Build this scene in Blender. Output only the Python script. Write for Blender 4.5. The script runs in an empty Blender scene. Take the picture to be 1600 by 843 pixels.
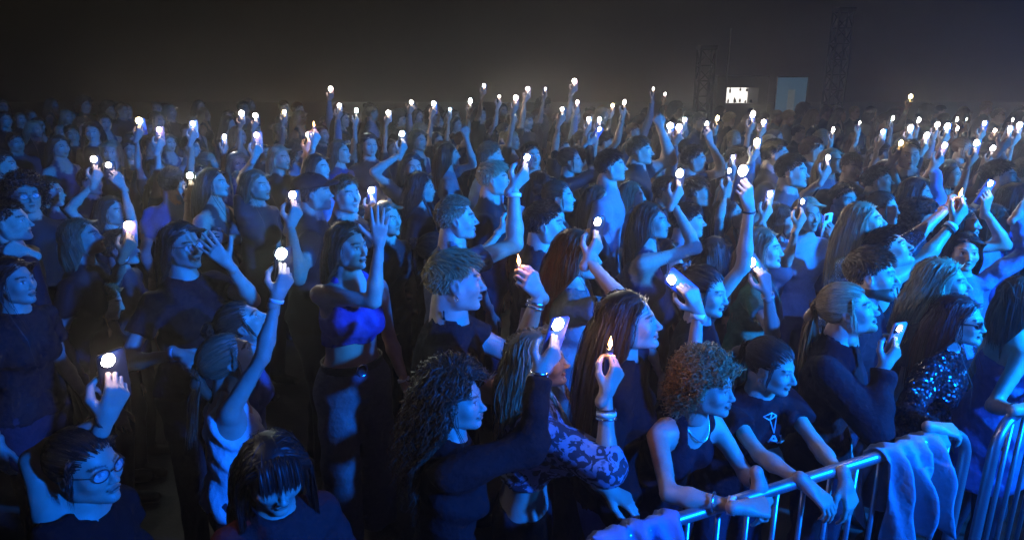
import bpy, math, random
import numpy as np
from mathutils import Matrix, Vector

random.seed(7)
rng = np.random.default_rng(7)
R = math.radians

# ------------------------------------------------------------------ camera, world, lamps, exposure
scene = bpy.context.scene
col = scene.collection
CAM_H, PITCH, FPX = 2.45, R(16.5), 1106.0          # metres, radians, focal length in photo pixels (1600 wide)
cam_d = bpy.data.cameras.new("camera")
cam_d.sensor_width = 36.0
cam_d.lens = FPX / 1600.0 * 36.0
cam_d.clip_start, cam_d.clip_end = 0.05, 400.0
cam = bpy.data.objects.new("camera", cam_d)
col.objects.link(cam)
cam.location = (0, 0, CAM_H)
cam.rotation_euler = (R(90) - PITCH, 0, 0)
scene.camera = cam

world = bpy.data.worlds.new("World")
scene.world = world
world.use_nodes = True
wn = world.node_tree
bg = wn.nodes["Background"]
sky = wn.nodes.new("ShaderNodeTexSky")
sky.sky_type = 'NISHITA'
sky.sun_disc = False
sky.sun_elevation = R(-9)                            # deep night
sky.sun_rotation = R(200)
wn.links.new(sky.outputs[0], bg.inputs[0])
bg.inputs[1].default_value = 0.05

def spot(name, loc, aim, power, color, size=70, blend=0.6, radius=0.25):
    d = bpy.data.lights.new(name, 'SPOT')
    d.energy, d.color, d.spot_size, d.spot_blend, d.shadow_soft_size = power, color, R(size), blend, radius
    o = bpy.data.objects.new(name, d)
    col.objects.link(o)
    o.location = loc
    o.rotation_euler = (Vector(aim) - Vector(loc)).to_track_quat('-Z', 'Y').to_euler()
    o["kind"] = "helper"
    return o

BLUE = (0.001, 0.20, 1.0)
# blue stage wash: lanterns hung over the stage to the right of the frame
spot("stage_lantern", (6.2, 1.3, 3.7), (1.1, 4.1, 1.1), 14000, BLUE, 42, 1.0, .10)
spot("stage_lantern", (4.2, -1.2, 3.5), (0.4, 2.3, 1.0), 6200, (0.001, 0.13, 1.0), 50, 1.0, .10)
spot("stage_lantern", (7.6, 3.6, 3.5), (2.4, 7.4, 0.9), 5000, (0.001, 0.24, 1.0), 46, 0.8, .10)

vs = scene.view_settings
vs.view_transform = 'Standard'
vs.look = 'None'
vs.exposure = 0.0
vs.gamma = 1.0
vs.use_curve_mapping = False
cy = scene.cycles
cy.use_denoising = True
cy.max_bounces = 4
cy.diffuse_bounces = 2
cy.glossy_bounces = 2
cy.transmission_bounces = 3
cy.volume_bounces = 0
cy.transparent_max_bounces = 6
cy.sample_clamp_indirect = 4.0
cy.use_light_tree = True
cy.use_adaptive_sampling = True
cy.adaptive_threshold = 0.02

# ------------------------------------------------------------------ photo pixel <-> world
CP, SP = math.cos(PITCH), math.sin(PITCH)
def ray(px, py):
    u, v = (px - 800) / FPX, (py - 421.5) / FPX
    return np.array([u, CP - v * SP, -SP - v * CP])     # length 1 along the optical axis
CAM = np.array([0, 0, CAM_H])
def at_depth(px, py, d):
    return CAM + ray(px, py) * d
def at_z(px, py, z):
    r = ray(px, py)
    return CAM + r * ((z - CAM_H) / r[2])
def depth_of(p):
    return float(np.dot(np.asarray(p) - CAM, [0, CP, -SP]))
def nrm(v):
    v = np.asarray(v, float)
    return v / (np.linalg.norm(v) + 1e-12)

# ------------------------------------------------------------------ materials
def new_mat(name):
    m = bpy.data.materials.new(name)
    m.use_nodes = True
    nt = m.node_tree
    return m, nt, nt.nodes["Principled BSDF"]
def node(nt, kind, **kw):
    n = nt.nodes.new(kind)
    for k, v in kw.items():
        setattr(n, k, v)
    return n
def mixc(nt, blend, fac, a, b):
    n = node(nt, "ShaderNodeMix", data_type='RGBA', blend_type=blend)
    for idx, val in ((0, fac), (6, a), (7, b)):
        if hasattr(val, "links"):
            nt.links.new(val, n.inputs[idx])
        else:
            n.inputs[idx].default_value = val
    return n.outputs[2]
def bump(nt, b, scale, strength, detail=4, dist=0.002, coord="Object"):
    tc = node(nt, "ShaderNodeTexCoord")
    nz = node(nt, "ShaderNodeTexNoise")
    nz.inputs["Scale"].default_value = scale
    nz.inputs["Detail"].default_value = detail
    nt.links.new(tc.outputs[coord], nz.inputs["Vector"])
    bp = node(nt, "ShaderNodeBump")
    bp.inputs["Strength"].default_value = strength
    bp.inputs["Distance"].default_value = dist
    nt.links.new(nz.outputs[0], bp.inputs["Height"])
    nt.links.new(bp.outputs[0], b.inputs["Normal"])
    return nz
def simple(name, color, rough=0.6, metal=0.0, emit=None, estr=0.0, noise=0.25, nscale=18.0, bstr=0.15):
    m, nt, b = new_mat(name)
    tc = node(nt, "ShaderNodeTexCoord")
    nz = node(nt, "ShaderNodeTexNoise")
    nz.inputs["Scale"].default_value = nscale
    nz.inputs["Detail"].default_value = 5
    nt.links.new(tc.outputs["Object"], nz.inputs["Vector"])
    mr = node(nt, "ShaderNodeMapRange")
    mr.inputs[3].default_value, mr.inputs[4].default_value = 1 - noise, 1 + noise
    nt.links.new(nz.outputs[0], mr.inputs[0])
    c = mixc(nt, 'MULTIPLY', 1.0, (*color, 1), mr.outputs[0])
    nt.links.new(c, b.inputs["Base Color"])
    b.inputs["Roughness"].default_value = rough
    b.inputs["Metallic"].default_value = metal
    if bstr:
        bp = node(nt, "ShaderNodeBump")
        bp.inputs["Strength"].default_value = bstr
        bp.inputs["Distance"].default_value = 0.003
        nt.links.new(nz.outputs[0], bp.inputs["Height"])
        nt.links.new(bp.outputs[0], b.inputs["Normal"])
    if emit:
        b.inputs["Emission Color"].default_value = (*emit, 1)
        b.inputs["Emission Strength"].default_value = estr
        m.cycles.emission_sampling = 'NONE'
    return m

def skin_material():
    m, nt, b = new_mat("skin")
    oi = node(nt, "ShaderNodeObjectInfo")
    at = node(nt, "ShaderNodeAttribute", attribute_name="tint")
    c = mixc(nt, 'MULTIPLY', 1.0, oi.outputs["Color"], at.outputs["Color"])
    nz = bump(nt, b, 160, 0.25, 3, 0.0012)
    n2 = node(nt, "ShaderNodeTexNoise")
    n2.inputs["Scale"].default_value = 22
    tc = node(nt, "ShaderNodeTexCoord")
    nt.links.new(tc.outputs["Object"], n2.inputs["Vector"])
    mr = node(nt, "ShaderNodeMapRange")
    mr.inputs[3].default_value, mr.inputs[4].default_value = 0.72, 1.2
    nt.links.new(n2.outputs[0], mr.inputs[0])
    c = mixc(nt, 'MULTIPLY', 1.0, c, mr.outputs[0])
    nt.links.new(c, b.inputs["Base Color"])
    b.inputs["Roughness"].default_value = 0.48
    b.inputs["Specular IOR Level"].default_value = 0.45
    return m
def cloth_material():
    m, nt, b = new_mat("cloth")
    at = node(nt, "ShaderNodeAttribute", attribute_name="tint")
    oi = node(nt, "ShaderNodeObjectInfo")
    mr0 = node(nt, "ShaderNodeMapRange")
    mr0.inputs[3].default_value, mr0.inputs[4].default_value = 0.65, 1.3
    nt.links.new(oi.outputs["Random"], mr0.inputs[0])
    c = mixc(nt, 'MULTIPLY', 1.0, at.outputs["Color"], mr0.outputs[0])
    nz = bump(nt, b, 42, 0.8, 7, 0.008)
    mr = node(nt, "ShaderNodeMapRange")
    mr.inputs[3].default_value, mr.inputs[4].default_value = 0.7, 1.25
    nt.links.new(nz.outputs[0], mr.inputs[0])
    c = mixc(nt, 'MULTIPLY', 1.0, c, mr.outputs[0])
    nt.links.new(c, b.inputs["Base Color"])
    b.inputs["Roughness"].default_value = 0.85
    b.inputs["Sheen Weight"].default_value = 0.0
    b.inputs["Specular IOR Level"].default_value = 0.06
    return m
def hair_material():
    m, nt, b = new_mat("hair")
    oi = node(nt, "ShaderNodeObjectInfo")
    at = node(nt, "ShaderNodeAttribute", attribute_name="tint")
    c = mixc(nt, 'MULTIPLY', 1.0, oi.outputs["Color"], at.outputs["Color"])
    nt.links.new(c, b.inputs["Base Color"])
    b.inputs["Roughness"].default_value = 0.5
    b.inputs["Specular IOR Level"].default_value = 0.28
    return m
def clad_material():                 # figures further back: skin and clothing colours stored on the mesh
    m, nt, b = new_mat("skin_and_cloth")
    at = node(nt, "ShaderNodeAttribute", attribute_name="tint")
    oi = node(nt, "ShaderNodeObjectInfo")
    mr0 = node(nt, "ShaderNodeMapRange")
    mr0.inputs[3].default_value, mr0.inputs[4].default_value = 0.7, 1.2
    nt.links.new(oi.outputs["Random"], mr0.inputs[0])
    c = mixc(nt, 'MULTIPLY', 1.0, at.outputs["Color"], mr0.outputs[0])
    nz = bump(nt, b, 60, 0.35, 5, 0.003)
    mr = node(nt, "ShaderNodeMapRange")
    mr.inputs[3].default_value, mr.inputs[4].default_value = 0.75, 1.2
    nt.links.new(nz.outputs[0], mr.inputs[0])
    nt.links.new(mixc(nt, 'MULTIPLY', 1.0, c, mr.outputs[0]), b.inputs["Base Color"])
    b.inputs["Roughness"].default_value = 0.6
    b.inputs["Specular IOR Level"].default_value = 0.12
    return m
SKIN, CLOTH, HAIR, CLAD = skin_material(), cloth_material(), hair_material(), clad_material()

def pattern_material(name, ca, cb, scale, rough=0.8):
    m, nt, b = new_mat(name)
    tc = node(nt, "ShaderNodeTexCoord")
    n1 = node(nt, "ShaderNodeTexNoise")
    n1.inputs["Scale"].default_value = scale
    n1.inputs["Detail"].default_value = 2
    n1.inputs["Distortion"].default_value = 1.6
    nt.links.new(tc.outputs["Object"], n1.inputs["Vector"])
    rp = node(nt, "ShaderNodeValToRGB")
    rp.color_ramp.elements[0].position, rp.color_ramp.elements[0].color = 0.49, (*ca, 1)
    rp.color_ramp.elements[1].position, rp.color_ramp.elements[1].color = 0.53, (*cb, 1)
    nt.links.new(n1.outputs[0], rp.inputs[0])
    nt.links.new(rp.outputs[0], b.inputs["Base Color"])
    b.inputs["Roughness"].default_value = rough
    bump(nt, b, 60, 0.4, 5, 0.004)
    return m
def sequin_material(name, base, scale=160):
    m, nt, b = new_mat(name)
    tc = node(nt, "ShaderNodeTexCoord")
    v = node(nt, "ShaderNodeTexVoronoi")
    v.inputs["Scale"].default_value = scale
    nt.links.new(tc.outputs["Object"], v.inputs["Vector"])
    sub = node(nt, "ShaderNodeVectorMath", operation='MULTIPLY_ADD')
    sub.inputs[1].default_value, sub.inputs[2].default_value = (1.2, 1.2, 1.2), (-0.6, -0.6, -0.6)
    nt.links.new(v.outputs["Color"], sub.inputs[0])
    g = node(nt, "ShaderNodeNewGeometry")
    add = node(nt, "ShaderNodeVectorMath", operation='ADD')
    nt.links.new(g.outputs["Normal"], add.inputs[0])
    nt.links.new(sub.outputs[0], add.inputs[1])
    nn = node(nt, "ShaderNodeVectorMath", operation='NORMALIZE')
    nt.links.new(add.outputs[0], nn.inputs[0])
    nt.links.new(nn.outputs[0], b.inputs["Normal"])
    b.inputs["Base Color"].default_value = (*base, 1)
    b.inputs["Metallic"].default_value = 0.8
    b.inputs["Roughness"].default_value = 0.22
    return m

# ------------------------------------------------------------------ mesh helpers
def make_mesh(name, V, F, mats, fmat=None, tint=None, smooth=True):
    """V (n,3); F (m,4) quads or (m,3) tris or list of such arrays"""
    me = bpy.data.meshes.new(name)
    Fs = F if isinstance(F, list) else [F]
    loops = np.concatenate([f.reshape(-1) for f in Fs]).astype(np.int32)
    tot = np.concatenate([np.full(len(f), f.shape[1]) for f in Fs]).astype(np.int32)
    start = np.concatenate([[0], np.cumsum(tot)[:-1]]).astype(np.int32)
    me.vertices.add(len(V))
    me.vertices.foreach_set("co", np.ascontiguousarray(V, np.float32).ravel())
    me.loops.add(len(loops))
    me.loops.foreach_set("vertex_index", loops)
    me.polygons.add(len(tot))
    me.polygons.foreach_set("loop_start", start)
    me.polygons.foreach_set("loop_total", tot)
    me.polygons.foreach_set("use_smooth", np.full(len(tot), smooth, dtype=bool))
    for m in mats:
        me.materials.append(m)
    if fmat is not None:
        me.polygons.foreach_set("material_index", fmat.astype(np.int32))
    if tint is not None:
        a = me.attributes.new("tint", 'FLOAT_COLOR', 'POINT')
        t4 = np.ones((len(V), 4), np.float32)
        t4[:, :3] = tint
        a.data.foreach_set("color", t4.ravel())
    me.update(calc_edges=True)
    return me
def link(name, me, parent=None, loc=None, mat=None):
    o = bpy.data.objects.new(name, me)
    col.objects.link(o)
    if mat is not None:
        o.matrix_world = mat
    if loc is not None:
        o.location = loc
    if parent is not None:
        o.parent = parent
    return o
def tag(o, label=None, cat=None, group=None, kind=None):
    if label: o["label"] = label
    if cat: o["category"] = cat
    if group: o["group"] = group
    if kind: o["kind"] = kind
    return o
class MB:
    """collects simple solids into one mesh"""
    def __init__(self): self.V, self.F, self.n = [], [], 0
    def add(self, V, F):
        V = np.asarray(V, float)
        self.V.append(V)
        for f in F: self.F.append([i + self.n for i in f])
        self.n += len(V)
    def box(self, c, s, M=None, bev=0.0):
        c, s = np.array(c, float), np.array(s, float) / 2
        if bev <= 0:
            V = np.array([[x, y, z] for x in (-1, 1) for y in (-1, 1) for z in (-1, 1)]) * s
            F = [(0, 1, 3, 2), (4, 6, 7, 5), (0, 4, 5, 1), (2, 3, 7, 6), (0, 2, 6, 4), (1, 5, 7, 3)]
        else:   # rounded outline in xy, slight chamfer in z
            pts = []
            for cx, cy_, a0 in ((1, 1, 0), (-1, 1, 90), (-1, -1, 180), (1, -1, 270)):
                for k in range(4):
                    a = R(a0 + k * 30)
                    pts.append((cx * (s[0] - bev) + bev * math.cos(a), cy_ * (s[1] - bev) + bev * math.sin(a)))
            n = len(pts); ch = min(0.25 * s[2] * 2, 0.003)
            V = []
            for z, inset in ((-s[2], ch), (-s[2] + ch, 0), (s[2] - ch, 0), (s[2], ch)):
                for x, y in pts:
                    l = math.hypot(x, y)
                    V.append((x * (1 - inset / l), y * (1 - inset / l), z))
            V = np.array(V); F = [tuple(range(n - 1, -1, -1)), tuple(range(3 * n, 4 * n))]
            for r_ in range(3):
                for k in range(n):
                    F.append((r_ * n + k, r_ * n + (k + 1) % n, (r_ + 1) * n + (k + 1) % n, (r_ + 1) * n + k))
        if M is not None: V = V @ np.array(M).T
        self.add(V + c, F)
    def tube(self, pts, rad, n=10, closed=False):
        pts = [np.array(p, float) for p in pts]
        m = len(pts); rad = [rad] * m if np.isscalar(rad) else rad
        up = None; V = []
        for i in range(m):
            if closed: t = nrm(pts[(i + 1) % m] - pts[i - 1])
            else: t = nrm(pts[min(i + 1, m - 1)] - pts[max(i - 1, 0)])
            if up is None: up = np.array([0, 0, 1.0]) if abs(t[2]) < 0.9 else np.array([1.0, 0, 0])
            a = nrm(up - t * np.dot(up, t)); up = a; b = np.cross(t, a)
            for k in range(n):
                an = 2 * math.pi * k / n
                V.append(pts[i] + (a * math.cos(an) + b * math.sin(an)) * rad[i])
        F = []
        for i in range(m if closed else m - 1):
            j = (i + 1) % m
            for k in range(n):
                F.append((i * n + k, i * n + (k + 1) % n, j * n + (k + 1) % n, j * n + k))
        if not closed:
            F += [tuple(range(n - 1, -1, -1)), tuple(range((m - 1) * n, m * n))]
        self.add(V, F)
    def lathe(self, prof, n=14, M=None, c=(0, 0, 0)):
        V = [(r * math.cos(2 * math.pi * k / n), r * math.sin(2 * math.pi * k / n), z) for r, z in prof for k in range(n)]
        m = len(prof)
        F = [(i * n + k, i * n + (k + 1) % n, (i + 1) * n + (k + 1) % n, (i + 1) * n + k) for i in range(m - 1) for k in range(n)]
        F += [tuple(range(n - 1, -1, -1)), tuple(range((m - 1) * n, m * n))]
        V = np.array(V)
        if M is not None: V = V @ np.array(M).T
        self.add(V + np.array(c), F)
    def mesh(self, name, mat, smooth=True):
        me = bpy.data.meshes.new(name)
        me.from_pydata([tuple(v) for v in np.concatenate(self.V)], [], self.F)
        me.materials.append(mat)
        me.polygons.foreach_set("use_smooth", np.full(len(me.polygons), smooth, dtype=bool))
        me.update()
        return me
    def build(self, name, mat, parent=None, smooth=True, loc=None, M=None):
        return link(name, self.mesh(name, mat, smooth), parent, loc, M)

# ------------------------------------------------------------------ signed-distance modelling
def smin(a, b, k):
    if k <= 0: return np.minimum(a, b)
    h = np.clip(0.5 + 0.5 * (b - a) / k, 0, 1)
    return b + (a - b) * h - k * h * (1 - h)
def smax(a, b, k): return -smin(-a, -b, k)
def sd_cone(P, a, b, ra, rb):
    a, b = np.asarray(a, np.float32), np.asarray(b, np.float32)
    ab = b - a
    t = np.clip((P - a) @ ab / max(float(ab @ ab), 1e-9), 0, 1)
    q = P - a - t[:, None] * ab
    return np.sqrt((q * q).sum(1)) - (ra + (rb - ra) * t)
def sd_ell(P, c, r, M=None):
    q = P - np.asarray(c, np.float32)
    if M is not None: q = q @ M                       # M columns are the axes
    r = np.asarray(r, np.float32)
    k0 = np.sqrt(((q / r) ** 2).sum(1))
    k1 = np.sqrt(((q / (r * r)) ** 2).sum(1)) + 1e-9
    return k0 * (k0 - 1) / k1
def nets(fn, lo, hi, v, margin=0.02):
    """surface nets of fn(P)->d on a grid, evaluated only near the surface"""
    lo = np.asarray(lo, float); hi = np.asarray(hi, float)
    B = 4
    nb = np.maximum(np.ceil((hi - lo) / (v * B)).astype(int), 1)
    ax = [lo[i] + (np.arange(nb[i]) * B + 1.5) * v for i in range(3)]
    G = np.stack(np.meshgrid(*ax, indexing='ij'), -1).reshape(-1, 3).astype(np.float32)
    dc = fn(G)
    D = np.repeat(np.repeat(np.repeat(np.where(dc > 0, 1.0, -1.0).astype(np.float32).reshape(nb), B, 0), B, 1), B, 2)
    near = np.nonzero(np.abs(dc) < v * B * 0.95 + margin)[0]
    off = np.stack(np.meshgrid(*[np.arange(B)] * 3, indexing='ij'), -1).reshape(-1, 3)
    base = np.stack(np.unravel_index(near, nb), -1) * B
    idx = (base[:, None, :] + off[None]).reshape(-1, 3)
    P = (lo + idx * v).astype(np.float32)
    D[idx[:, 0], idx[:, 1], idx[:, 2]] = fn(P)
    D[0], D[-1] = np.abs(D[0]) + 1e-3, np.abs(D[-1]) + 1e-3
    D[:, 0], D[:, -1] = np.abs(D[:, 0]) + 1e-3, np.abs(D[:, -1]) + 1e-3
    D[:, :, 0], D[:, :, -1] = np.abs(D[:, :, 0]) + 1e-3, np.abs(D[:, :, -1]) + 1e-3
    S = D < 0
    c8 = [S[i:S.shape[0] - 1 + i, j:S.shape[1] - 1 + j, k:S.shape[2] - 1 + k] for i in (0, 1) for j in (0, 1) for k in (0, 1)]
    cnt = sum(c.astype(np.int8) for c in c8)
    act = (cnt > 0) & (cnt < 8)
    ci = np.argwhere(act)
    vid = np.full(act.shape, -1, np.int32)
    vid[act] = np.arange(len(ci))
    cor = np.array([(i, j, k) for i in (0, 1) for j in (0, 1) for k in (0, 1)])
    val = np.stack([D[ci[:, 0] + a, ci[:, 1] + b, ci[:, 2] + c] for a, b, c in cor], 1)
    acc = np.zeros((len(ci), 3)); num = np.zeros(len(ci))
    for a in range(8):
        for ax_ in (4, 2, 1):
            if not a & ax_:
                b = a | ax_
                va, vb = val[:, a], val[:, b]
                cr = (va < 0) != (vb < 0)
                t = np.where(cr, va / np.where(cr, va - vb, 1), 0)
                acc += np.where(cr[:, None], cor[a] + t[:, None] * (cor[b] - cor[a]), 0)
                num += cr
    V = lo + (ci + acc / num[:, None]) * v
    Q = []
    for ax_ in range(3):
        s0 = [slice(1, -1)] * 3; s1 = [slice(1, -1)] * 3
        s0[ax_] = slice(0, -1); s1[ax_] = slice(1, None)
        A, Bm = S[tuple(s0)], S[tuple(s1)]
        e = np.argwhere(A != Bm)
        if not len(e): continue
        flip = A[e[:, 0], e[:, 1], e[:, 2]]
        o = np.ones(3, int); o[ax_] = 0
        e = e + o
        u, w = (ax_ + 1) % 3, (ax_ + 2) % 3
        eu = np.zeros(3, int); eu[u] = 1
        ew = np.zeros(3, int); ew[w] = 1
        q = [vid[tuple((e - x).T)] for x in (eu + ew, ew, 0 * eu, eu)]
        q = np.stack(q, 1)
        q[~flip] = q[~flip][:, ::-1]
        Q.append(q)
    Q = np.concatenate(Q)
    return V, Q[(Q >= 0).all(1)]
# ------------------------------------------------------------------ heads (head-local: +Y face, +Z up, +X the person's right)
def head_template(sex, v, beard=False, smile=0.0):
    f = sex == 'f'
    jw = 0.0 if f else 0.006
    def fn(P):
        A = P.copy(); A[:, 0] = np.abs(A[:, 0])
        d = sd_ell(A, (0, -0.020, 0.034), (0.074 + jw * .4, 0.095, 0.083))
        d = smin(d, sd_ell(A, (0, 0.030, -0.022), (0.060 + jw * .5, 0.060, 0.083)), 0.03)
        d = smin(d, sd_cone(A, (0.030 + jw, 0.015, -0.062), (0.008 + jw * .5, 0.066, -0.094), 0.030, 0.018), 0.026)
        d = smin(d, sd_cone(A, (0.050 + jw, 0.000, -0.030), (0.044 + jw, 0.002, -0.068), 0.020, 0.016 + jw * .6), 0.03)
        d = smin(d, sd_ell(A, (0.041, 0.056, -0.024), (0.022, 0.022, 0.020)), 0.03)         # cheekbone
        d = smin(d, sd_ell(A, (0.0, 0.080, -0.096), (0.016 + jw, 0.012, 0.012)), 0.018)      # chin
        d = smin(d, sd_cone(A, (0.008, 0.0845, 0.016), (0.042, 0.072, 0.020), 0.0065 if f else 0.012, 0.006), 0.018)   # brow
        d = smax(d, -sd_ell(A, (0.032, 0.100, 0.000), (0.020, 0.019, 0.0120)), 0.014)        # socket
        d = smin(d, sd_ell(A, (0.032, 0.0685, 0.0005), (0.0150, 0.0150, 0.0125)), 0.003)     # eye
        d = smin(d, sd_cone(A, (0.022, 0.0800, 0.0085), (0.043, 0.0700, 0.0065), 0.0045, 0.0040), 0.004)   # upper lid
        nl = 0.110 if f else 0.114
        d = smin(d, sd_cone(A, (0, 0.083, 0.010), (0, nl - 0.006, -0.030), 0.0075, 0.0095), 0.010)
        d = smin(d, sd_ell(A, (0, nl - 0.003, -0.034), (0.0105, 0.0105, 0.0090)), 0.006)
        d = smin(d, sd_ell(A, (0.0120, 0.096, -0.037), (0.0070, 0.0105, 0.0070)), 0.006)
        d = smin(d, sd_ell(A, (0.007, 0.0905, -0.0585), (0.0165, 0.0090, 0.0052)), 0.005)
        d = smin(d, sd_ell(A, (0.0, 0.0890, -0.0695), (0.0185, 0.0095, 0.0065)), 0.005)
        d = smax(d, -sd_ell(A, (0, 0.102, -0.0638 - 0), (0.0235 + .006 * smile, 0.013, 0.0018 + .004 * smile)), 0.003)
        # ear: rim and hollow
        c, s = math.cos(0.35), math.sin(0.35)
        Me = np.array([[c, s * 0.2, 0], [-s, c, -0.22], [0, 0.22, 1]], np.float32)
        e = sd_ell(A, (0.0765, -0.010, -0.006), (0.0085, 0.0195, 0.0325), Me)
        e = smax(e, -sd_ell(A, (0.0850, -0.006, -0.001), (0.0065, 0.0105, 0.0190), Me), 0.004)
        d = smin(d, e, 0.005)
        d = smin(d, sd_cone(A, (0, -0.028, -0.050), (0, -0.042, -0.165), 0.047 if f else 0.055, 0.050 if f else 0.060), 0.02)
        if beard:
            bd = sd_cone(A, (0.050, 0.010, -0.055), (0.0, 0.078, -0.100), 0.020, 0.022)
            d = smin(d, bd, 0.02)
        return d
    V, Q = nets(fn, (-0.105, -0.135, -0.17), (0.105, 0.135, 0.135), v, 0.004)
    T = np.ones((len(V), 3))
    A = V.copy(); A[:, 0] = np.abs(A[:, 0])
    def put(mask, c): T[mask] = c
    front = A[:, 1] > 0.05
    lips = (((A - (0.0, 0.094, -0.064)) / (0.0245, 0.014, 0.0115)) ** 2).sum(1) < 1
    put(lips, (0.86, 0.58, 0.56))
    put(front & (np.abs(A[:, 2] + 0.0638) < 0.0022) & (A[:, 0] < 0.023), (0.25, 0.12, 0.12))
    brow = front & (A[:, 0] > 0.012) & (A[:, 0] < 0.052) & (np.abs(A[:, 2] - (0.0215 + 0.006 * np.sin((A[:, 0] - .012) / .04 * 2.4))) < (0.0036 if f else 0.0048))
    put(brow, (0.22, 0.18, 0.16))
    eye = front & ((((A - (0.032, 0.082, 0.0)) / (0.0145, 0.02, 0.0068)) ** 2).sum(1) < 1)
    put(eye, (1.25, 1.55, 1.9))
    put(eye & (np.hypot(A[:, 0] - 0.032, A[:, 2] - 0.0005) < 0.0062), (0.12, 0.10, 0.10))
    put(front & (A[:, 0] > 0.017) & (A[:, 0] < 0.048) & (np.abs(A[:, 2] - (0.0075 - ((A[:, 0] - .032) / .022) ** 2 * .004)) < 0.0022), (0.12, 0.09, 0.09))
    if beard:
        put((A[:, 2] < -0.048) & (A[:, 2] > -0.125) & (A[:, 1] > -0.02) & ~lips & ((A[:, 1] < 0.088) | (A[:, 2] < -0.075)), (0.16, 0.12, 0.10))
        put(front & (np.abs(A[:, 2] + 0.050) < 0.005) & (A[:, 0] < 0.026), (0.16, 0.12, 0.10))
    return V, Q, T
HEADS = {}
def head(sex, v, beard=False, smile=0.0):
    k = (sex, v, beard, smile)
    if k not in HEADS: HEADS[k] = head_template(*k)
    return HEADS[k]

# ------------------------------------------------------------------ hands (hand-local: origin wrist, +Y fingers, palm faces -Z, right hand: thumb at -X)
HAND_POSES = {  # curls mcp, pip, dip (deg), spread, thumb joints
    'grip':  ((38, 52, 30), 2, ((-.052, .045, -.030), (-.055, .075, -.046), (-.043, .100, -.052))),
    'relax': ((18, 28, 18), 3, ((-.048, .050, -.020), (-.062, .078, -.028), (-.064, .103, -.034))),
    'open':  ((4, 8, 5), 9, ((-.055, .045, -.010), (-.082, .068, -.012), (-.098, .088, -.014))),
    'fist':  ((66, 88, 50), 0, ((-.046, .045, -.030), (-.045, .072, -.048), (-.022, .085, -.058))),
    'drape': ((28, 24, 14), 2, ((-.046, .050, -.022), (-.056, .080, -.032), (-.054, .104, -.040))),
    'pinch': ((48, 62, 36), 1, ((-.050, .048, -.028), (-.052, .080, -.048), (-.038, .102, -.060))),
}
def hand_template(pose, v):
    (m, p, dd), spread, th = HAND_POSES[pose]
    kx = (-0.031, -0.0105, 0.010, 0.029); ky = (0.090, 0.094, 0.089, 0.080)
    L = ((.043, .026, .021), (.047, .029, .022), (.043, .027, .021), (.033, .020, .018))
    cones = []
    for i in range(4):
        k0 = np.array([kx[i], ky[i], 0.0])
        cones.append((np.array([kx[i] * .45, .012, -.002]), k0, .0165, .0118, .012))
        ang, pos, rad = 0.0, k0, .0102 - .0006 * i
        sp = R(spread) * (i - 1.4) * 0.8
        for j, (dl, a) in enumerate(zip(L[i], (m + i * 3, p + i * 4, dd + i * 2))):
            ang += R(a)
            q = pos + dl * np.array([math.sin(sp) * math.cos(ang), math.cos(ang) * math.cos(sp), -math.sin(ang)])
            cones.append((pos, q, rad, rad - .0012, .003 if j else .005))
            pos, rad = q, rad - .0009
    pts = [np.array((-.018, .018, -.008))] + [np.array(t) for t in th]
    for a, b, ra, rb in zip(pts[:-1], pts[1:], (.0165, .0125, .0105), (.0130, .0108, .0085)):
        cones.append((a, b, ra, rb, .007))
    cones.append((np.array([0, -.035, 0]), np.array([0, .02, -.002]), .0255, .0235, .014))
    def fn(P):
        d = np.full(len(P), 1.0, np.float32)
        for a, b, ra, rb, k in cones: d = smin(d, sd_cone(P, a, b, ra, rb), k)
        return d
    V, Q = nets(fn, (-.13, -.075, -.14), (.085, .21, .06), v, 0.004)
    return V, Q, np.ones((len(V), 3))
HANDS = {}
def hand(pose, v):
    if (pose, v) not in HANDS: HANDS[(pose, v)] = hand_template(pose, v)
    return HANDS[(pose, v)]

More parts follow.
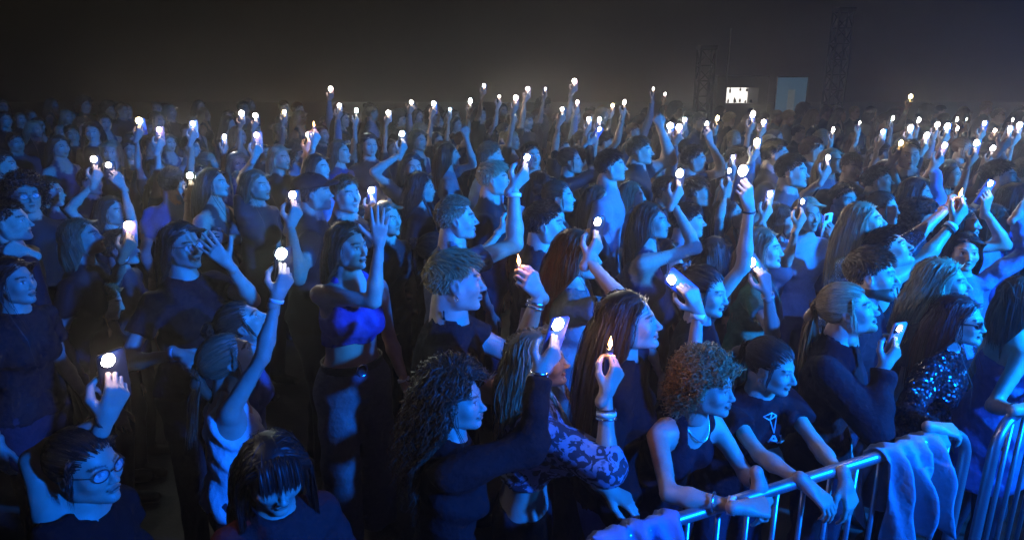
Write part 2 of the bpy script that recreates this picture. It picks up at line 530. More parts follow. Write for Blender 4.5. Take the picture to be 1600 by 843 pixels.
# ------------------------------------------------------------------ hair (same head-local frame)
CRC, CRR = np.array([0, -0.020, 0.034]), np.array([0.0765, 0.097, 0.086])
def scalp_points(n, r, line=0.0):
    """random points of the hair-bearing scalp; line > 0 lowers the hairline"""
    out = []
    while len(out) < n:
        u = r.normal(size=(n * 3, 3)); u /= np.linalg.norm(u, axis=1)[:, None]
        p = CRC + u * CRR
        y, z, x = p[:, 1], p[:, 2], np.abs(p[:, 0])
        keep = (z > -0.075) & ((y < 0.010 + 1.0 * np.clip(z - 0.015, -0.02, .1) + line) | (z > 0.086 - line)) & ~((z < 0.015) & (y > -0.018)) & ~((z < -0.03) & (y > -0.05))
        out.extend(p[keep].tolist())
    return np.array(out[:n])
def ribbons(paths, width, r, tintvar=0.35):
    """paths (n,m,3) -> ribbon strips that taper, with a random twist"""
    n, m, _ = paths.shape
    T = np.gradient(paths, axis=1); T /= np.linalg.norm(T, axis=2)[:, :, None] + 1e-9
    out = paths - (CRC + np.array([0, 0, -0.06]) * 0)
    out = out / (np.linalg.norm(out, axis=2)[:, :, None] + 1e-9)
    S = np.cross(T, out); S /= np.linalg.norm(S, axis=2)[:, :, None] + 1e-9
    tw = r.uniform(-0.9, 0.9, (n, 1, 1))
    S = S * np.cos(tw) + np.cross(T, S) * np.sin(tw)
    t = np.linspace(0, 1, m)
    prof = np.minimum(1.0, (1 - t) * 3.0 + 0.12)
    w = width * r.uniform(0.6, 1.35, (n, 1, 1)) * prof[None, :, None]
    V = np.stack([paths - S * w / 2, paths + S * w / 2], 2).reshape(n, m * 2, 3)
    base = np.arange(n)[:, None, None] * (2 * m)
    k = np.arange(m - 1)[None, :, None] * 2
    Q = (base + k + np.array([0, 1, 3, 2])[None, None]).reshape(-1, 4)
    tint = np.repeat(r.uniform(1 - tintvar, 1 + tintvar, (n, 1)), m * 2, 1) * np.repeat(np.linspace(.85, 1.15, m), 2)[None]
    return V.reshape(-1, 3), Q, np.repeat(tint.reshape(-1, 1), 3, 1)
def flow(p0, d0, length, m, r, gravity=0.5, lift=0.006, curl=0.0, freq=60.0, frizz=0.0, avoid=True, hug=0.35, ymax=.03):
    n = len(p0)
    L = length if np.ndim(length) else np.full(n, length)
    L = L * r.uniform(0.8, 1.1, n)
    ds = (L / (m - 1))[:, None]
    pos, d = p0.copy(), d0 / (np.linalg.norm(d0, axis=1)[:, None] + 1e-9)
    layer = lift * r.uniform(0.4, 1.6, n)[:, None]
    paths = [pos.copy()]
    g = GDIR[0]
    for i in range(1, m):
        d = d + g * gravity * np.minimum(ds / 0.02, 1.5) + r.normal(size=(n, 3)) * frizz
        d /= np.linalg.norm(d, axis=1)[:, None]
        pos = pos + d * ds
        q = (pos - CRC) / (CRR + layer)
        k = np.linalg.norm(q, axis=1)[:, None]
        pos = np.where(k < 1, CRC + (CRR + layer) * q / np.maximum(k, 1e-6), pos)
        if avoid:      # keep the face free, lie against neck and shoulders
            face = (pos[:, 1] > 0.012) & (pos[:, 2] < 0.075) & (pos[:, 2] > -0.14) & (np.abs(pos[:, 0]) < 0.078)
            sx = np.where(pos[:, 0] >= 0, 1, -1)
            side = (pos[:, 1] > ymax) & (pos[:, 2] < 0.058) & (pos[:, 2] > -0.10)
            pos[side, 1] = pos[side, 1] + (ymax - layer[side, 0] * .5 - pos[side, 1]) * .7
            pos[face, 0] = sx[face] * (0.078 + layer[face, 0])
            nk = (pos[:, 2] < -0.05)
            rad = np.hypot(pos[:, 0], pos[:, 1] + 0.035)
            lim = 0.068 + layer[:, 0] * 1.5
            push = nk & (rad < lim)
            pos[push, 0] *= (lim / np.maximum(rad, 1e-3))[push]
            pos[push, 1] = (pos[push, 1] + 0.035) * (lim / np.maximum(rad, 1e-3))[push] - 0.035
            dz = np.clip(-0.07 - pos[:, 2], 0, 0.2)
            back = (dz > 0) & (pos[:, 1] < 0.012)
            pos[back, 1] = np.minimum(pos[back, 1], 0.012 - np.minimum(.85 * dz[back], .125) - layer[back, 0] * .6)
            frt = (dz > 0) & ~back
            pos[frt, 1] = np.maximum(pos[frt, 1], 0.014 + .42 * dz[frt] + layer[frt, 0])
            lim_x = 0.086 + layer[:, 0] + .1 * dz
            wide = (pos[:, 2] < 0.03) & (np.abs(pos[:, 0]) > lim_x)
            pos[wide, 0] += (np.sign(pos[wide, 0]) * lim_x[wide] - pos[wide, 0]) * hug
            if hug > 0:
                up = (pos[:, 2] > 0.0)[:, None] & (k > 1.02)
                pos = np.where(up, pos + (CRC + (CRR + layer) * q / np.maximum(k, 1e-6) - pos) * min(1, hug * 1.6), pos)
        paths.append(pos.copy())
    paths = np.stack(paths, 1)
    if np.max(curl) > 0:
        t = np.linspace(0, 1, m)[None, :, None]
        s = (np.linspace(0, 1, m)[None, :] * L[:, None])
        ph = r.uniform(0, 6.28, (n, 1)); fq = freq * r.uniform(.75, 1.3, (n, 1))
        amp = curl * np.minimum(1, t * 3) * r.uniform(.6, 1.3, (n, 1, 1))
        a = np.cross(np.gradient(paths, axis=1), np.array([0, 0.3, 1.0]) + r.normal(size=(n, 1, 3)) * .3)
        a /= np.linalg.norm(a, axis=2)[:, :, None] + 1e-9
        b = np.cross(np.gradient(paths, axis=1), a); b /= np.linalg.norm(b, axis=2)[:, :, None] + 1e-9
        paths = paths + a * np.cos(ph + s * fq)[:, :, None] * amp + b * np.sin(ph + s * fq)[:, :, None] * amp
    return paths
def cap_mesh(off, v, extra=None, line=0.0, back=0.0):
    """closed hair mass under the strands, cut along the hairline"""
    def fn(P):
        A = P.copy(); A[:, 0] = np.abs(A[:, 0])
        d = sd_ell(A, CRC + (0, -back / 2, 0), CRR + off + np.array([0, back, 0]))
        n1 = np.array([0.10, 0.80, -0.62]); n1 /= np.linalg.norm(n1)
        face = (A - np.array([0, 0.030 + line, 0.052])) @ n1.astype(np.float32)
        d = smax(d, face, 0.012)
        n2 = np.array([0, 0.85, -0.55]); n2 /= np.linalg.norm(n2)
        d = smax(d, (A - np.array([0, -0.045, -0.062])) @ n2.astype(np.float32), 0.014)
        if extra is not None: d = extra(A, d)
        return d
    return nets(fn, (-0.21, -0.26, -0.52), (0.21, 0.16, 0.20), v, 0.008)
def curtain(length, wide=0.092, depth=0.05, yc=-0.055):
    def ex(A, d):
        top, bot = np.array([0, yc + .02, -0.01]), np.array([0, yc - .035, -length])
        t = np.clip((top[2] - A[:, 2]) / (top[2] - bot[2]), 0, 1)
        cx = (A[:, 0] / (wide + .012 * np.sin(t * 3)))
        cyy = (A[:, 1] - (top[1] + (bot[1] - top[1]) * np.minimum(t * 1.6, 1))) / depth
        rr = (np.sqrt(cx ** 2 + cyy ** 2) - 1) * depth * .8
        cur = np.maximum(rr, np.maximum(A[:, 2] - 0.03, bot[2] - A[:, 2]))
        hollow = np.sqrt(A[:, 0] ** 2 + (A[:, 1] + .02) ** 2) - 0.060
        cur = smax(cur, -hollow, 0.02)
        return smin(d, cur, 0.03)
    return ex
HAIRS = {}
GDIR = [np.array([0, 0, -1.0])]
def hair_mesh(style, seed=0, down=(0, 0, -1), v=0.011):
    if style not in ('long', 'longdark', 'bangs', 'wavy', 'curlylong', 'lob', 'pony', 'halfup', 'updo', 'curlyshort'): down = (0, 0, -1)
    key = (style, seed, tuple(down))
    GDIR[0] = np.array(down, float)
    if key in HAIRS: return HAIRS[key]
    r = np.random.default_rng(seed * 31 + hash_name(style))
    parts = []
    def add_paths(pa, w, tv=0.35): parts.append(ribbons(pa, w, r, tv))
    def radial(p):                # outward normal of the skull
        q = (p - CRC) / CRR ** 2
        return q / np.linalg.norm(q, axis=1)[:, None]
    ctint = 0.62
    if style in ('long', 'longdark', 'bangs', 'wavy', 'curlylong', 'bob', 'lob'):
        length = {'long': .42, 'longdark': .50, 'bangs': .44, 'wavy': .44, 'curlylong': .46, 'bob': .19, 'lob': .27}[style]
        n = {'curlylong': 2100, 'wavy': 2300}.get(style, 2400)
        V, Q = cap_mesh(0.006, v, curtain(length * .60 - .01 if style != 'bob' else .10, .080 if style != 'curlylong' else .095, .036 if style != 'curlylong' else .05))
        parts.append((V, Q, np.full((len(V), 3), ctint)))
        p = scalp_points(n, r)
        part_x = 0.018
        side = np.where(p[:, 0] > part_x, 1.0, -1.0)
        d = radial(p) * 0.35 + np.stack([side * 0.9, -0.45 + 0 * side, -0.1 + 0 * side], 1) * np.clip(p[:, 2:3] / .1, .1, 1)
        if style == 'curlylong':
            pa = flow(p, d + radial(p) * .9, length * r.uniform(.75, 1.05, n), 19, r, .26, .020, .011, 95, .08, hug=.12, ymax=-.005)
            add_paths(pa, .0034, .5)
            p3 = scalp_points(800, r)
            sd3 = np.where(p3[:, 0] > part_x, 1.0, -1.0)
            add_paths(flow(p3, radial(p3) * .3 + np.stack([sd3 * .8, -.5 + 0 * sd3, -.2 + 0 * sd3], 1), .30, 18, r, .34, .012, .006, 80, .05, hug=.4, ymax=.012), .0032, .5)
            p2 = scalp_points(300, r)
            add_paths(flow(p2, radial(p2)*.4 + r.normal(size=(300, 3)) * .5, .09, 12, r, .2, .03, .012, 120, .25), .003, .5)
        elif style == 'wavy':
            add_paths(flow(p, d, length, 14, r, .34, .012, .007, 42, .04, ymax=.018), .0034, .4)
        else:
            add_paths(flow(p, d, length, 11, r, .42, .010, 0.0012, 30, .025, ymax=.012 if style != 'bob' else .03), .0034, .4)
        fly = scalp_points(120, r)
        add_paths(flow(fly, radial(fly) * .25 + np.array([0, -.3, -.2]) + r.normal(size=(120, 3)) * .35, length * .7, 14, r, .34, .012, .004, 30, .09), .0018, .3)
        if style == 'bangs':
            nb = 420
            x = r.uniform(-.058, .058, nb)
            pb = np.stack([x, 0.045 + r.uniform(-.02, .015, nb), 0.100 - (x / .06) ** 2 * .012], 1)
            db = np.stack([x * 2, np.full(nb, 1.0), np.full(nb, .15)], 1)
            add_paths(flow(pb, db, .105, 9, r, .75, .008, 0, 1, .03, avoid=False), .0036, .4)
    elif style in ('pony', 'halfup', 'bun', 'updo'):
        V, Q = cap_mesh(0.005, v, None, .012)
        parts.append((V, Q, np.full((len(V), 3), ctint)))
        tie = np.array([0, -0.122, 0.045]) if style in ('pony', 'halfup', 'updo') else np.array([0, -0.112, 0.052])
        n = 1700
        p = scalp_points(n, r, .014)
        m = 9; t = np.linspace(0, 1, m)[None, :, None]
        pa = p[:, None] * (1 - t) + (tie + r.normal(size=(n, 1, 3)) * .006) * t
        q = (pa - CRC) / (CRR + .006 + .005 * r.random((n, 1, 1))); k = np.linalg.norm(q, axis=2)[:, :, None]
        pa = np.where((k < 1) | (t < .85), CRC + (CRR + .006 + .004 * r.random((n, 1, 1))) * q / k, pa)
        add_paths(pa, .0032, .4)
        if style != 'bun':
            nt_ = 420
            L = {'pony': .36, 'halfup': .40, 'updo': .22}[style]
            p0 = tie + r.normal(size=(nt_, 3)) * .010
            d0 = np.array([0, -1.0, 0.25]) + r.normal(size=(nt_, 3)) * .22
            add_paths(flow(p0, d0, L, 14, r, .30, .010, .003, 30, .03, avoid=True), .0060, .4)
            Vt, Qt = nets(lambda P: smin(sd_cone(P, tie, tie + (0, -.035, -.05), .016, .026), sd_cone(P, tie + (0, -.035, -.05), tie + (0, -.03, -L * .72), .026, .010), .02), (-.09, -.26, -.40), (.09, -.06, .12), v, .006)
            parts.append((Vt, Qt, np.full((len(Vt), 3), ctint)))
        else:
            bc = tie + np.array([0, -.028, .016])
            nb = 260; m = 14
            ax = nrm_rows(r.normal(size=(nb, 3))); u = nrm_rows(np.cross(ax, r.normal(size=(nb, 3)))); w = np.cross(ax, u)
            an = np.linspace(0, 3.6, m)[None, :, None] + r.uniform(0, 6, (nb, 1, 1))
            rr = r.uniform(.028, .040, (nb, 1, 1))
            add_paths(bc + ax[:, None] * .010 + (u[:, None] * np.cos(an) + w[:, None] * np.sin(an)) * rr, .0058, .45)
            Vt, Qt = nets(lambda P: sd_ell(P, bc, (.034, .030, .032)), bc - .05, bc + .05, v, .004)
            parts.append((Vt, Qt, np.full((len(Vt), 3), ctint)))
        # loose face-framing strands
        nl = 46
        sx = np.where(r.random(nl) < .5, -1, 1)
        pl = np.stack([sx * r.uniform(.05, .070, nl), r.uniform(.018, .040, nl), r.uniform(.035, .070, nl)], 1)
        add_paths(flow(pl, np.stack([sx * .6, np.full(nl, .4), np.full(nl, -.2)], 1), .15, 12, r, .4, .008, .004, 40, .05), .003, .3)
    elif style in ('short', 'crop', 'messy', 'curlytop', 'cropdark'):
        V, Q = cap_mesh(0.003, v)
        parts.append((V, Q, np.full((len(V), 3), ctint)))
        n = 2400
        p = scalp_points(n, r)
        top = np.clip((p[:, 2] - (0.055 if style == 'curlytop' else 0.035)) / .045, 0, 1)
        ln = {'short': (.014, .040), 'crop': (.012, .026), 'messy': (.012, .062), 'curlytop': (.010, .058), 'cropdark': (.014, .034)}[style]
        L = ln[0] + (ln[1] - ln[0]) * top
        fwd = np.array([0.12, 0.75, 0.0])
        rk = .55 if style == 'messy' else (.65 if style == 'short' else 1.0)
        d = rk * radial(p) * (.18 + .32 * top[:, None]) + fwd * top[:, None] + np.array([0, -.35, -.55]) * (1 - top[:, None]) + r.normal(size=(n, 3)) * (.13 if style in ('short', 'crop', 'cropdark', 'messy') else .22)
        cu = .0075 * np.minimum(1, L / .04)[:, None, None] if style == 'curlytop' else 0
        pa = flow(p, d, L, 7, r, .30 if style == 'messy' else .22, .004, cu, 170, .06, avoid=False)
        add_paths(pa, .0034, .45)
    elif style == 'curlyshort':
        def puff(A, d): return smin(d, sd_ell(A, (0, -.035, .03), (.098, .105, .088)), .02)
        V, Q = cap_mesh(0.012, v, None)
        parts.append((V, Q, np.full((len(V), 3), ctint)))
        n = 2300
        p = scalp_points(n, r, .012)
        d = radial(p) + r.normal(size=(n, 3)) * .35
        add_paths(flow(p, d, r.uniform(.06, .125, n), 15, r, .20, .014, .0105, 150, .08, avoid=True, hug=.1, ymax=.012), .0040, .55)
    elif style == 'curlyman':
        V, Q = cap_mesh(0.012, v, None)
        parts.append((V, Q, np.full((len(V), 3), ctint)))
        n = 1300
        p = scalp_points(n, r, .004)
        add_paths(flow(p, radial(p) + r.normal(size=(n, 3)) * .4, r.uniform(.07, .15, n), 14, r, .14, .02, .011, 130, .1, avoid=True, hug=.1), .006, .5)
    Vs, Qs, Ts, o = [], [], [], 0
    for V, Q, T in parts:
        Vs.append(V); Qs.append(Q + o); Ts.append(T); o += len(V)
    me = make_mesh("hair", np.concatenate(Vs), np.concatenate(Qs), [HAIR], tint=np.concatenate(Ts))
    HAIRS[key] = me
    return me
def nrm_rows(a): return a / (np.linalg.norm(a, axis=1)[:, None] + 1e-9)
def hash_name(s): return sum(ord(c) * (i + 3) for i, c in enumerate(s)) % 9973
# ------------------------------------------------------------------ people
STAGE = nrm((1, -0.25, 0))
def yaw_mat(a):                       # columns: right, forward, up ; a = 0 faces +X (towards the stage), -90 faces the camera
    c, s = math.cos(R(a)), math.sin(R(a))
    return np.array([[s, c, 0], [-c, s, 0], [0, 0, 1.0]])
def rx(a):
    c, s = math.cos(R(a)), math.sin(R(a))
    return np.array([[1, 0, 0], [0, c, -s], [0, s, c]])
def ry(a):
    c, s = math.cos(R(a)), math.sin(R(a))
    return np.array([[c, 0, s], [0, 1, 0], [-s, 0, c]])
def ik(S, T, l1, l2, pole):
    d = T - S; L = np.linalg.norm(d); n = d / L
    L = min(max(L, 0.12), 0.985 * (l1 + l2)); T = S + n * L
    a = (l1 * l1 - l2 * l2 + L * L) / (2 * L)
    h = math.sqrt(max(l1 * l1 - a * a, 0))
    p = pole - n * np.dot(pole, n)
    return S + n * a + nrm(p) * h, T
LOFT = {
    'f': ((.80, .84, .90, .98, 1.06, 1.15, 1.24, 1.32, 1.375, 1.415, 1.45, 1.50),
          (.13, .152, .168, .150, .124, .126, .136, .142, .138, .098, .058, .050),
          (.08, .100, .112, .100, .084, .086, .096, .096, .080, .066, .054, .050)),
    'm': ((.80, .84, .90, .98, 1.06, 1.15, 1.24, 1.32, 1.375, 1.415, 1.45, 1.50),
          (.13, .148, .160, .152, .145, .150, .164, .170, .160, .112, .068, .058),
          (.08, .100, .112, .108, .102, .106, .114, .112, .092, .074, .062, .058))}
TORCH_W, TORCH_Y, TORCH_C = (1.0, 0.90, 0.76), (1.0, 0.80, 0.36), (0.80, 1.0, 0.93)
DEVICES = []       # phones and lighters to make: (matrix 4x4 world, kind, strength, colour, label, group)

def rig(spec):
    """joint positions (world) of one person from a spec dict"""
    s_guess = spec.get('h', 1.68 if spec['sex'] == 'f' else 1.80) / 1.70
    lean = spec.get('lean', 4)
    if 'head' in spec and not spec.get('_rel'):          # angles in the list are as seen: 0 = pure profile, -90 = straight at the camera
        va = math.degrees(math.atan2(spec['head'][0] - 800, FPX))
        spec['hyaw'] = spec.get('hyaw', spec['yaw']) - va - 4; spec['yaw'] = spec['yaw'] - va - 4; spec['_rel'] = True
        spec['hpitch'] = spec.get('hpitch', 0) + 5
    B = yaw_mat(spec['yaw'])
    T3 = B @ rx(-lean) @ ry(spec.get('side', 0))
    off = T3 @ np.array([0, .012, .662]) + B @ np.array([0, 0, .92])        # head centre relative to root at s = 1
    if 'at' in spec:
        s = s_guess; root = np.array([*spec['at'], 0.0])
    else:
        hx, hy, hp = spec['head']
        d = 0.235 * FPX / hp
        p = at_depth(hx, hy, d)
        zlo, zhi = (1.38, 1.64) if spec['sex'] == 'f' else (1.50, 1.76)
        if 'low' in spec: zlo = spec['low']
        f = math.cos(R(lean)) * .97 + .03
        if p[2] > zhi * f: p = at_z(hx, hy, zhi * f)
        if p[2] < zlo * f: p = at_z(hx, hy, zlo * f)
        s = p[2] / off[2]
        root = np.array([p[0] - off[0] * s, p[1] - off[1] * s, 0.0])
    J = {'s': s, 'root': root, 'B': B, 'T': T3}
    hip = root + np.array([0, 0, .92 * s])
    J['hip'] = hip
    def tor(x, y, z): return hip + T3 @ (np.array([x, y, z - .92]) * s)
    J['tor'] = tor
    J['neck'] = tor(0, -.012, 1.45)
    J['head'] = tor(0, .012, 1.582)
    hy_ = spec.get('hyaw', spec['yaw'])
    J['H'] = yaw_mat(hy_) @ rx(spec.get('hpitch', 0)) @ ry(spec.get('hroll', 0))
    rv = np.random.default_rng(int(spec.get('seed', 1) * 10))
    J['rv'] = rv
    J['hv'] = rv.uniform(.955, 1.045, 3)
    J['hs'] = spec.get('hs', (0.885 if spec['sex'] == 'f' else 0.93))
    sw = .152 if spec['sex'] == 'f' else .172
    for side, sg in (('R', 1), ('L', -1)):
        a = spec.get('arm' + side)
        S = tor(sg * sw, -.005, 1.352)
        l1, l2 = .285 * s, .250 * s
        hand_pose, dev, n, Ydir = 'relax', None, None, None
        pole = B @ np.array([sg * .6, -.5, -.6])
        if a is None:
            W = S + B @ np.array([sg * .09, .05, -.50 * s]); pole = B @ np.array([sg * .2, -1, 0])
            Z = B @ np.array([sg * 1.0, .2, 0]); Ydir = nrm(W - S)
        else:
            kind = a[0]
            opt = a[-1] if isinstance(a[-1], dict) else {}
            pole = np.array(opt['pole'], float) if 'pole' in opt else np.array([0.15 * sg, -.25, -1.0])
            if kind in ('phone', 'lighter'):
                tx, ty, tilt, dd = a[1:5]
                if 'w' in opt: Q = np.array(opt['w'])
                else: Q = at_depth(tx, ty, depth_of(J['head']) + dd)
                axis = nrm(np.array([math.sin(R(tilt)), 0, math.cos(R(tilt))]) + np.array([0, -.1, 0]))
                tocam = nrm(CAM - Q)
                n = nrm(np.array(opt['n'], float)) if 'n' in opt else nrm(.6 * tocam + .65 * STAGE)
                n = nrm(n - axis * np.dot(n, axis))
                X = np.cross(axis, n)
                PH = np.stack([X, axis, n], 1)                  # phone axes
                ang = R(32) * sg                               # fingers lie slantwise behind the phone
                Yh = nrm(axis * math.cos(ang) + X * math.sin(ang) * 1.0)
                Hh = np.stack([np.cross(Yh, n), Yh, n], 1)
                tl = np.array([-.018, .052, .006]) if kind == 'phone' else np.array([0, .062, 0])
                p0 = np.array([-.006 * sg, .108, -.030])
                W = Q - PH @ tl - Hh @ p0
                hand_pose = 'grip' if kind == 'phone' else 'pinch'
                dev = (kind, PH, Hh @ p0, opt)
                HM = Hh
            elif kind == 'hand':
                W = at_depth(a[1], a[2], depth_of(J['head']) + a[3]); hand_pose = a[4]
            elif kind == 'rest':
                W = np.array(a[1], float); hand_pose = a[2]
            elif kind == 'local':
                W = root + B @ (np.array(a[1], float) * s); hand_pose = a[2]
            if kind != 'phone' and kind != 'lighter':
                Ydir = nrm(np.array(opt['dir'], float)) if 'dir' in opt else None
                Z = np.array(opt['back'], float) if 'back' in opt else nrm(CAM - W)
            lift = np.clip((W - S)[2] / .5, 0, 1)
            S = S + np.array([0, 0, .045 * s]) * lift + (T3 @ np.array([-sg * .02, 0, 0])) * lift
            l1 *= opt.get('len', 1.0); l2 *= opt.get('len', 1.0)
        E, W2 = ik(S, W, l1, l2, pole)
        if n is None:
            Yh = Ydir if Ydir is not None else nrm(W2 - E)
            Zh = nrm(Z - Yh * np.dot(Z, Yh))
            HM = np.stack([np.cross(Yh, Zh), Yh, Zh], 1)
        J[side] = (S, E, W2, HM, hand_pose)
        if dev:
            J['dev' + side] = (dev[0], dev[1], W2 + dev[2], dev[3])
    # legs
    for side, sg in (('R', 1), ('L', -1)):
        hp = hip + B @ (np.array([sg * .085, 0, -.03]) * s)
        an = root + B @ np.array([sg * .11, -.02 + .05 * sg * spec.get('step', .6), .085])
        kn = (hp + an) / 2 + B @ np.array([sg * .01, .035, .01])
        J['leg' + side] = (hp, kn, an, an + B @ np.array([sg * .03, .16, -.045]))
    return J

def fields(J, spec):
    s, sex = J['s'], spec['sex']
    w = spec.get('w', 1.0)
    T3, hip = J['T'].astype(np.float32), J['hip']
    zs, ws, ds = (np.array(x) for x in LOFT[sex])
    arm = (.050, .036, .038, .024) if sex == 'm' else (.043, .031, .033, .0215)
    arm = [x * s * w for x in arm]
    def local(P): return ((P - hip) @ T3) / s + np.array([0, 0, .92], np.float32)
    def loft(Lp, o=0.0, wx=1.0):
        z = Lp[:, 2]
        a = (np.interp(z, zs, ws) * w * wx + o).astype(np.float32); b = (np.interp(z, zs, ds) * w * wx + o).astype(np.float32)
        q = np.sqrt((Lp[:, 0] / a) ** 2 + (Lp[:, 1] / b) ** 2)
        d = (q - 1) * np.minimum(a, b) * .92
        return np.maximum(d, np.maximum(z - 1.50, .80 - z)) * s
    bust = sex == 'f'
    def torso(P, o=0.0, wx=1.0):
        Lp = local(P)
        d = loft(Lp, o, wx)
        if bust:
            A = Lp.copy(); A[:, 0] = np.abs(A[:, 0])
            d = smin(d, (sd_ell(A, (.066, .068, 1.235), (.060, .058, .062)) - np.minimum(o, .03)) * s, .03)
        return d, Lp
    def legs(P, o=0.0, flare=0.0):
        d = np.full(len(P), 9.0, np.float32)
        for sd in 'RL':
            h, k, a, t = J['leg' + sd]
            d = np.minimum(d, smin(sd_cone(P, h, k, .086 * s * w + o, .054 * s + o + flare * .4), sd_cone(P, k, a, .052 * s + o + flare * .5, .036 * s + o + flare), .03))
        return d
    def body(P):
        d, _ = torso(P)
        d = smin(d, legs(P), .04)
        for sd in 'RL':
            h, k, a, t = J['leg' + sd]
            d = smin(d, sd_cone(P, a - np.array([0, 0, .03]), t, .042, .034), .03)
            S, E, W, HM, hp = J[sd]
            c1 = sd_cone(P, S, E, arm[0], arm[1])
            mid = E + (W - E) * .28
            c2 = smin(sd_cone(P, E, mid, arm[1] * 1.02, arm[2] * 1.06), sd_cone(P, mid, W, arm[2] * 1.06, arm[3]), .02)
            d = smin(d, smin(c1, c2, .02), .035)
        nk = .047 if sex == 'f' else .056
        d = smin(d, sd_cone(P, J['neck'], J['head'] - J['H'] @ np.array([0, .035, .05]), nk * s, nk * .96), .03)
        return d
    def top(P):
        sh = spec.get('shirt', {})
        typ = sh.get('t', 'tee'); o = sh.get('o', .012)
        Lp0 = local(P)
        o_ = o + .014 * np.clip((1.06 - Lp0[:, 2]) / .14, 0, 1)
        d, Lp = torso(P, o_, sh.get('wx', 1.0))
        A = Lp.copy(); A[:, 0] = np.abs(A[:, 0])
        frac = {'tee': .52, 'long': 1.95, 'three': 1.3, 'short': .30}.get(typ, 0)
        if frac:
            for sd in 'RL':
                S, E, W, HM, hp = J[sd]
                f1 = min(frac, 1.0)
                e1 = S + (E - S) * f1
                r1 = arm[0] + (arm[1] - arm[0]) * f1
                so = sh.get('so', o + .003)
                c = sd_cone(P, S, e1, arm[0] + o, r1 + so * 1.5)
                if f1 < 1: c = np.maximum(c, (P - e1) @ nrm(E - S).astype(np.float32))
                if frac > 1:
                    e2 = E + (W - E) * (frac - 1)
                    c2 = sd_cone(P, E, e2, arm[1] + so, arm[3] * 1.1 + so * .9)
                    c2 = np.maximum(c2, (P - e2) @ nrm(W - E).astype(np.float32))
                    c = smin(c, c2, .02)
                d = smin(d, c, .03)
        if 'skirt' in sh:
            d = smin(d, sd_cone(P, hip + (0, 0, -.02), np.array([J['root'][0], J['root'][1], sh['skirt']]), .170 * s, .205 * s), .04)
        # folds
        fz = np.sin(Lp[:, 2] * 46 + 2.2 * np.sin(Lp[:, 0] * 21 + spec.get('seed', 1)) + Lp[:, 1] * 17) * np.sin(Lp[:, 0] * 27 + Lp[:, 2] * 11 + 2 * spec.get('seed', 1))
        d = d + .0075 * fz * sh.get('fold', 1.0)
        neck = sh.get('neck', 'crew')
        if neck == 'crew': cut = sd_ell(Lp, (0, .010, 1.490), (.075, .078, .075))
        elif neck == 'scoop': cut = sd_ell(Lp, (0, .09, 1.43), (.085, .12, .10))
        else: cut = None
        if cut is not None: d = smax(d, -cut * s, .006)
        if typ == 'tank':
            d = smax(d, -sd_ell(A, (.165, 0, 1.385), (.072, .14, .13)) * s, .006)
            d = smax(d, -sd_ell(Lp, (0, .10, 1.43), (.070, .12, .115)) * s, .006)
            d = smax(d, -sd_ell(Lp, (0, -.12, 1.43), (.070, .12, .10)) * s, .006)
        if typ == 'bandeau': d = np.maximum(d, (Lp[:, 2] - 1.285) * s)
        hem = sh.get('hem', .90)
        d = np.maximum(d, (sh.get('skirt', hem) - Lp[:, 2] + .008 * np.sin(Lp[:, 0] * 30)) * s)
        return d
    def bottom(P):
        tr = spec.get('pants', {})
        Lp = local(P)
        o, fl = tr.get('o', .010), tr.get('flare', .012)
        d = np.maximum(loft(Lp, .009), (Lp[:, 2] - tr.get('top', 1.00)) * s)
        d = smin(d, legs(P, o, fl), .04)
        d = d + .004 * np.sin(P[:, 2] * 38 + 3 * np.sin(P[:, 0] * 25)) * np.sin(P[:, 0] * 24 + P[:, 1] * 20)
        return np.maximum(d, .045 - P[:, 2])
    return body, top, bottom

def bounds(J):
    pts = [J['head'], J['hip']]
    for sd in 'RL':
        pts += [J[sd][0], J[sd][1], J[sd][2], J['leg' + sd][3], J['leg' + sd][2], J['leg' + sd][1]]
    pts = np.array(pts)
    lo, hi = pts.min(0) - .26, pts.max(0) + .26
    lo[2] = -.06
    return lo, hi

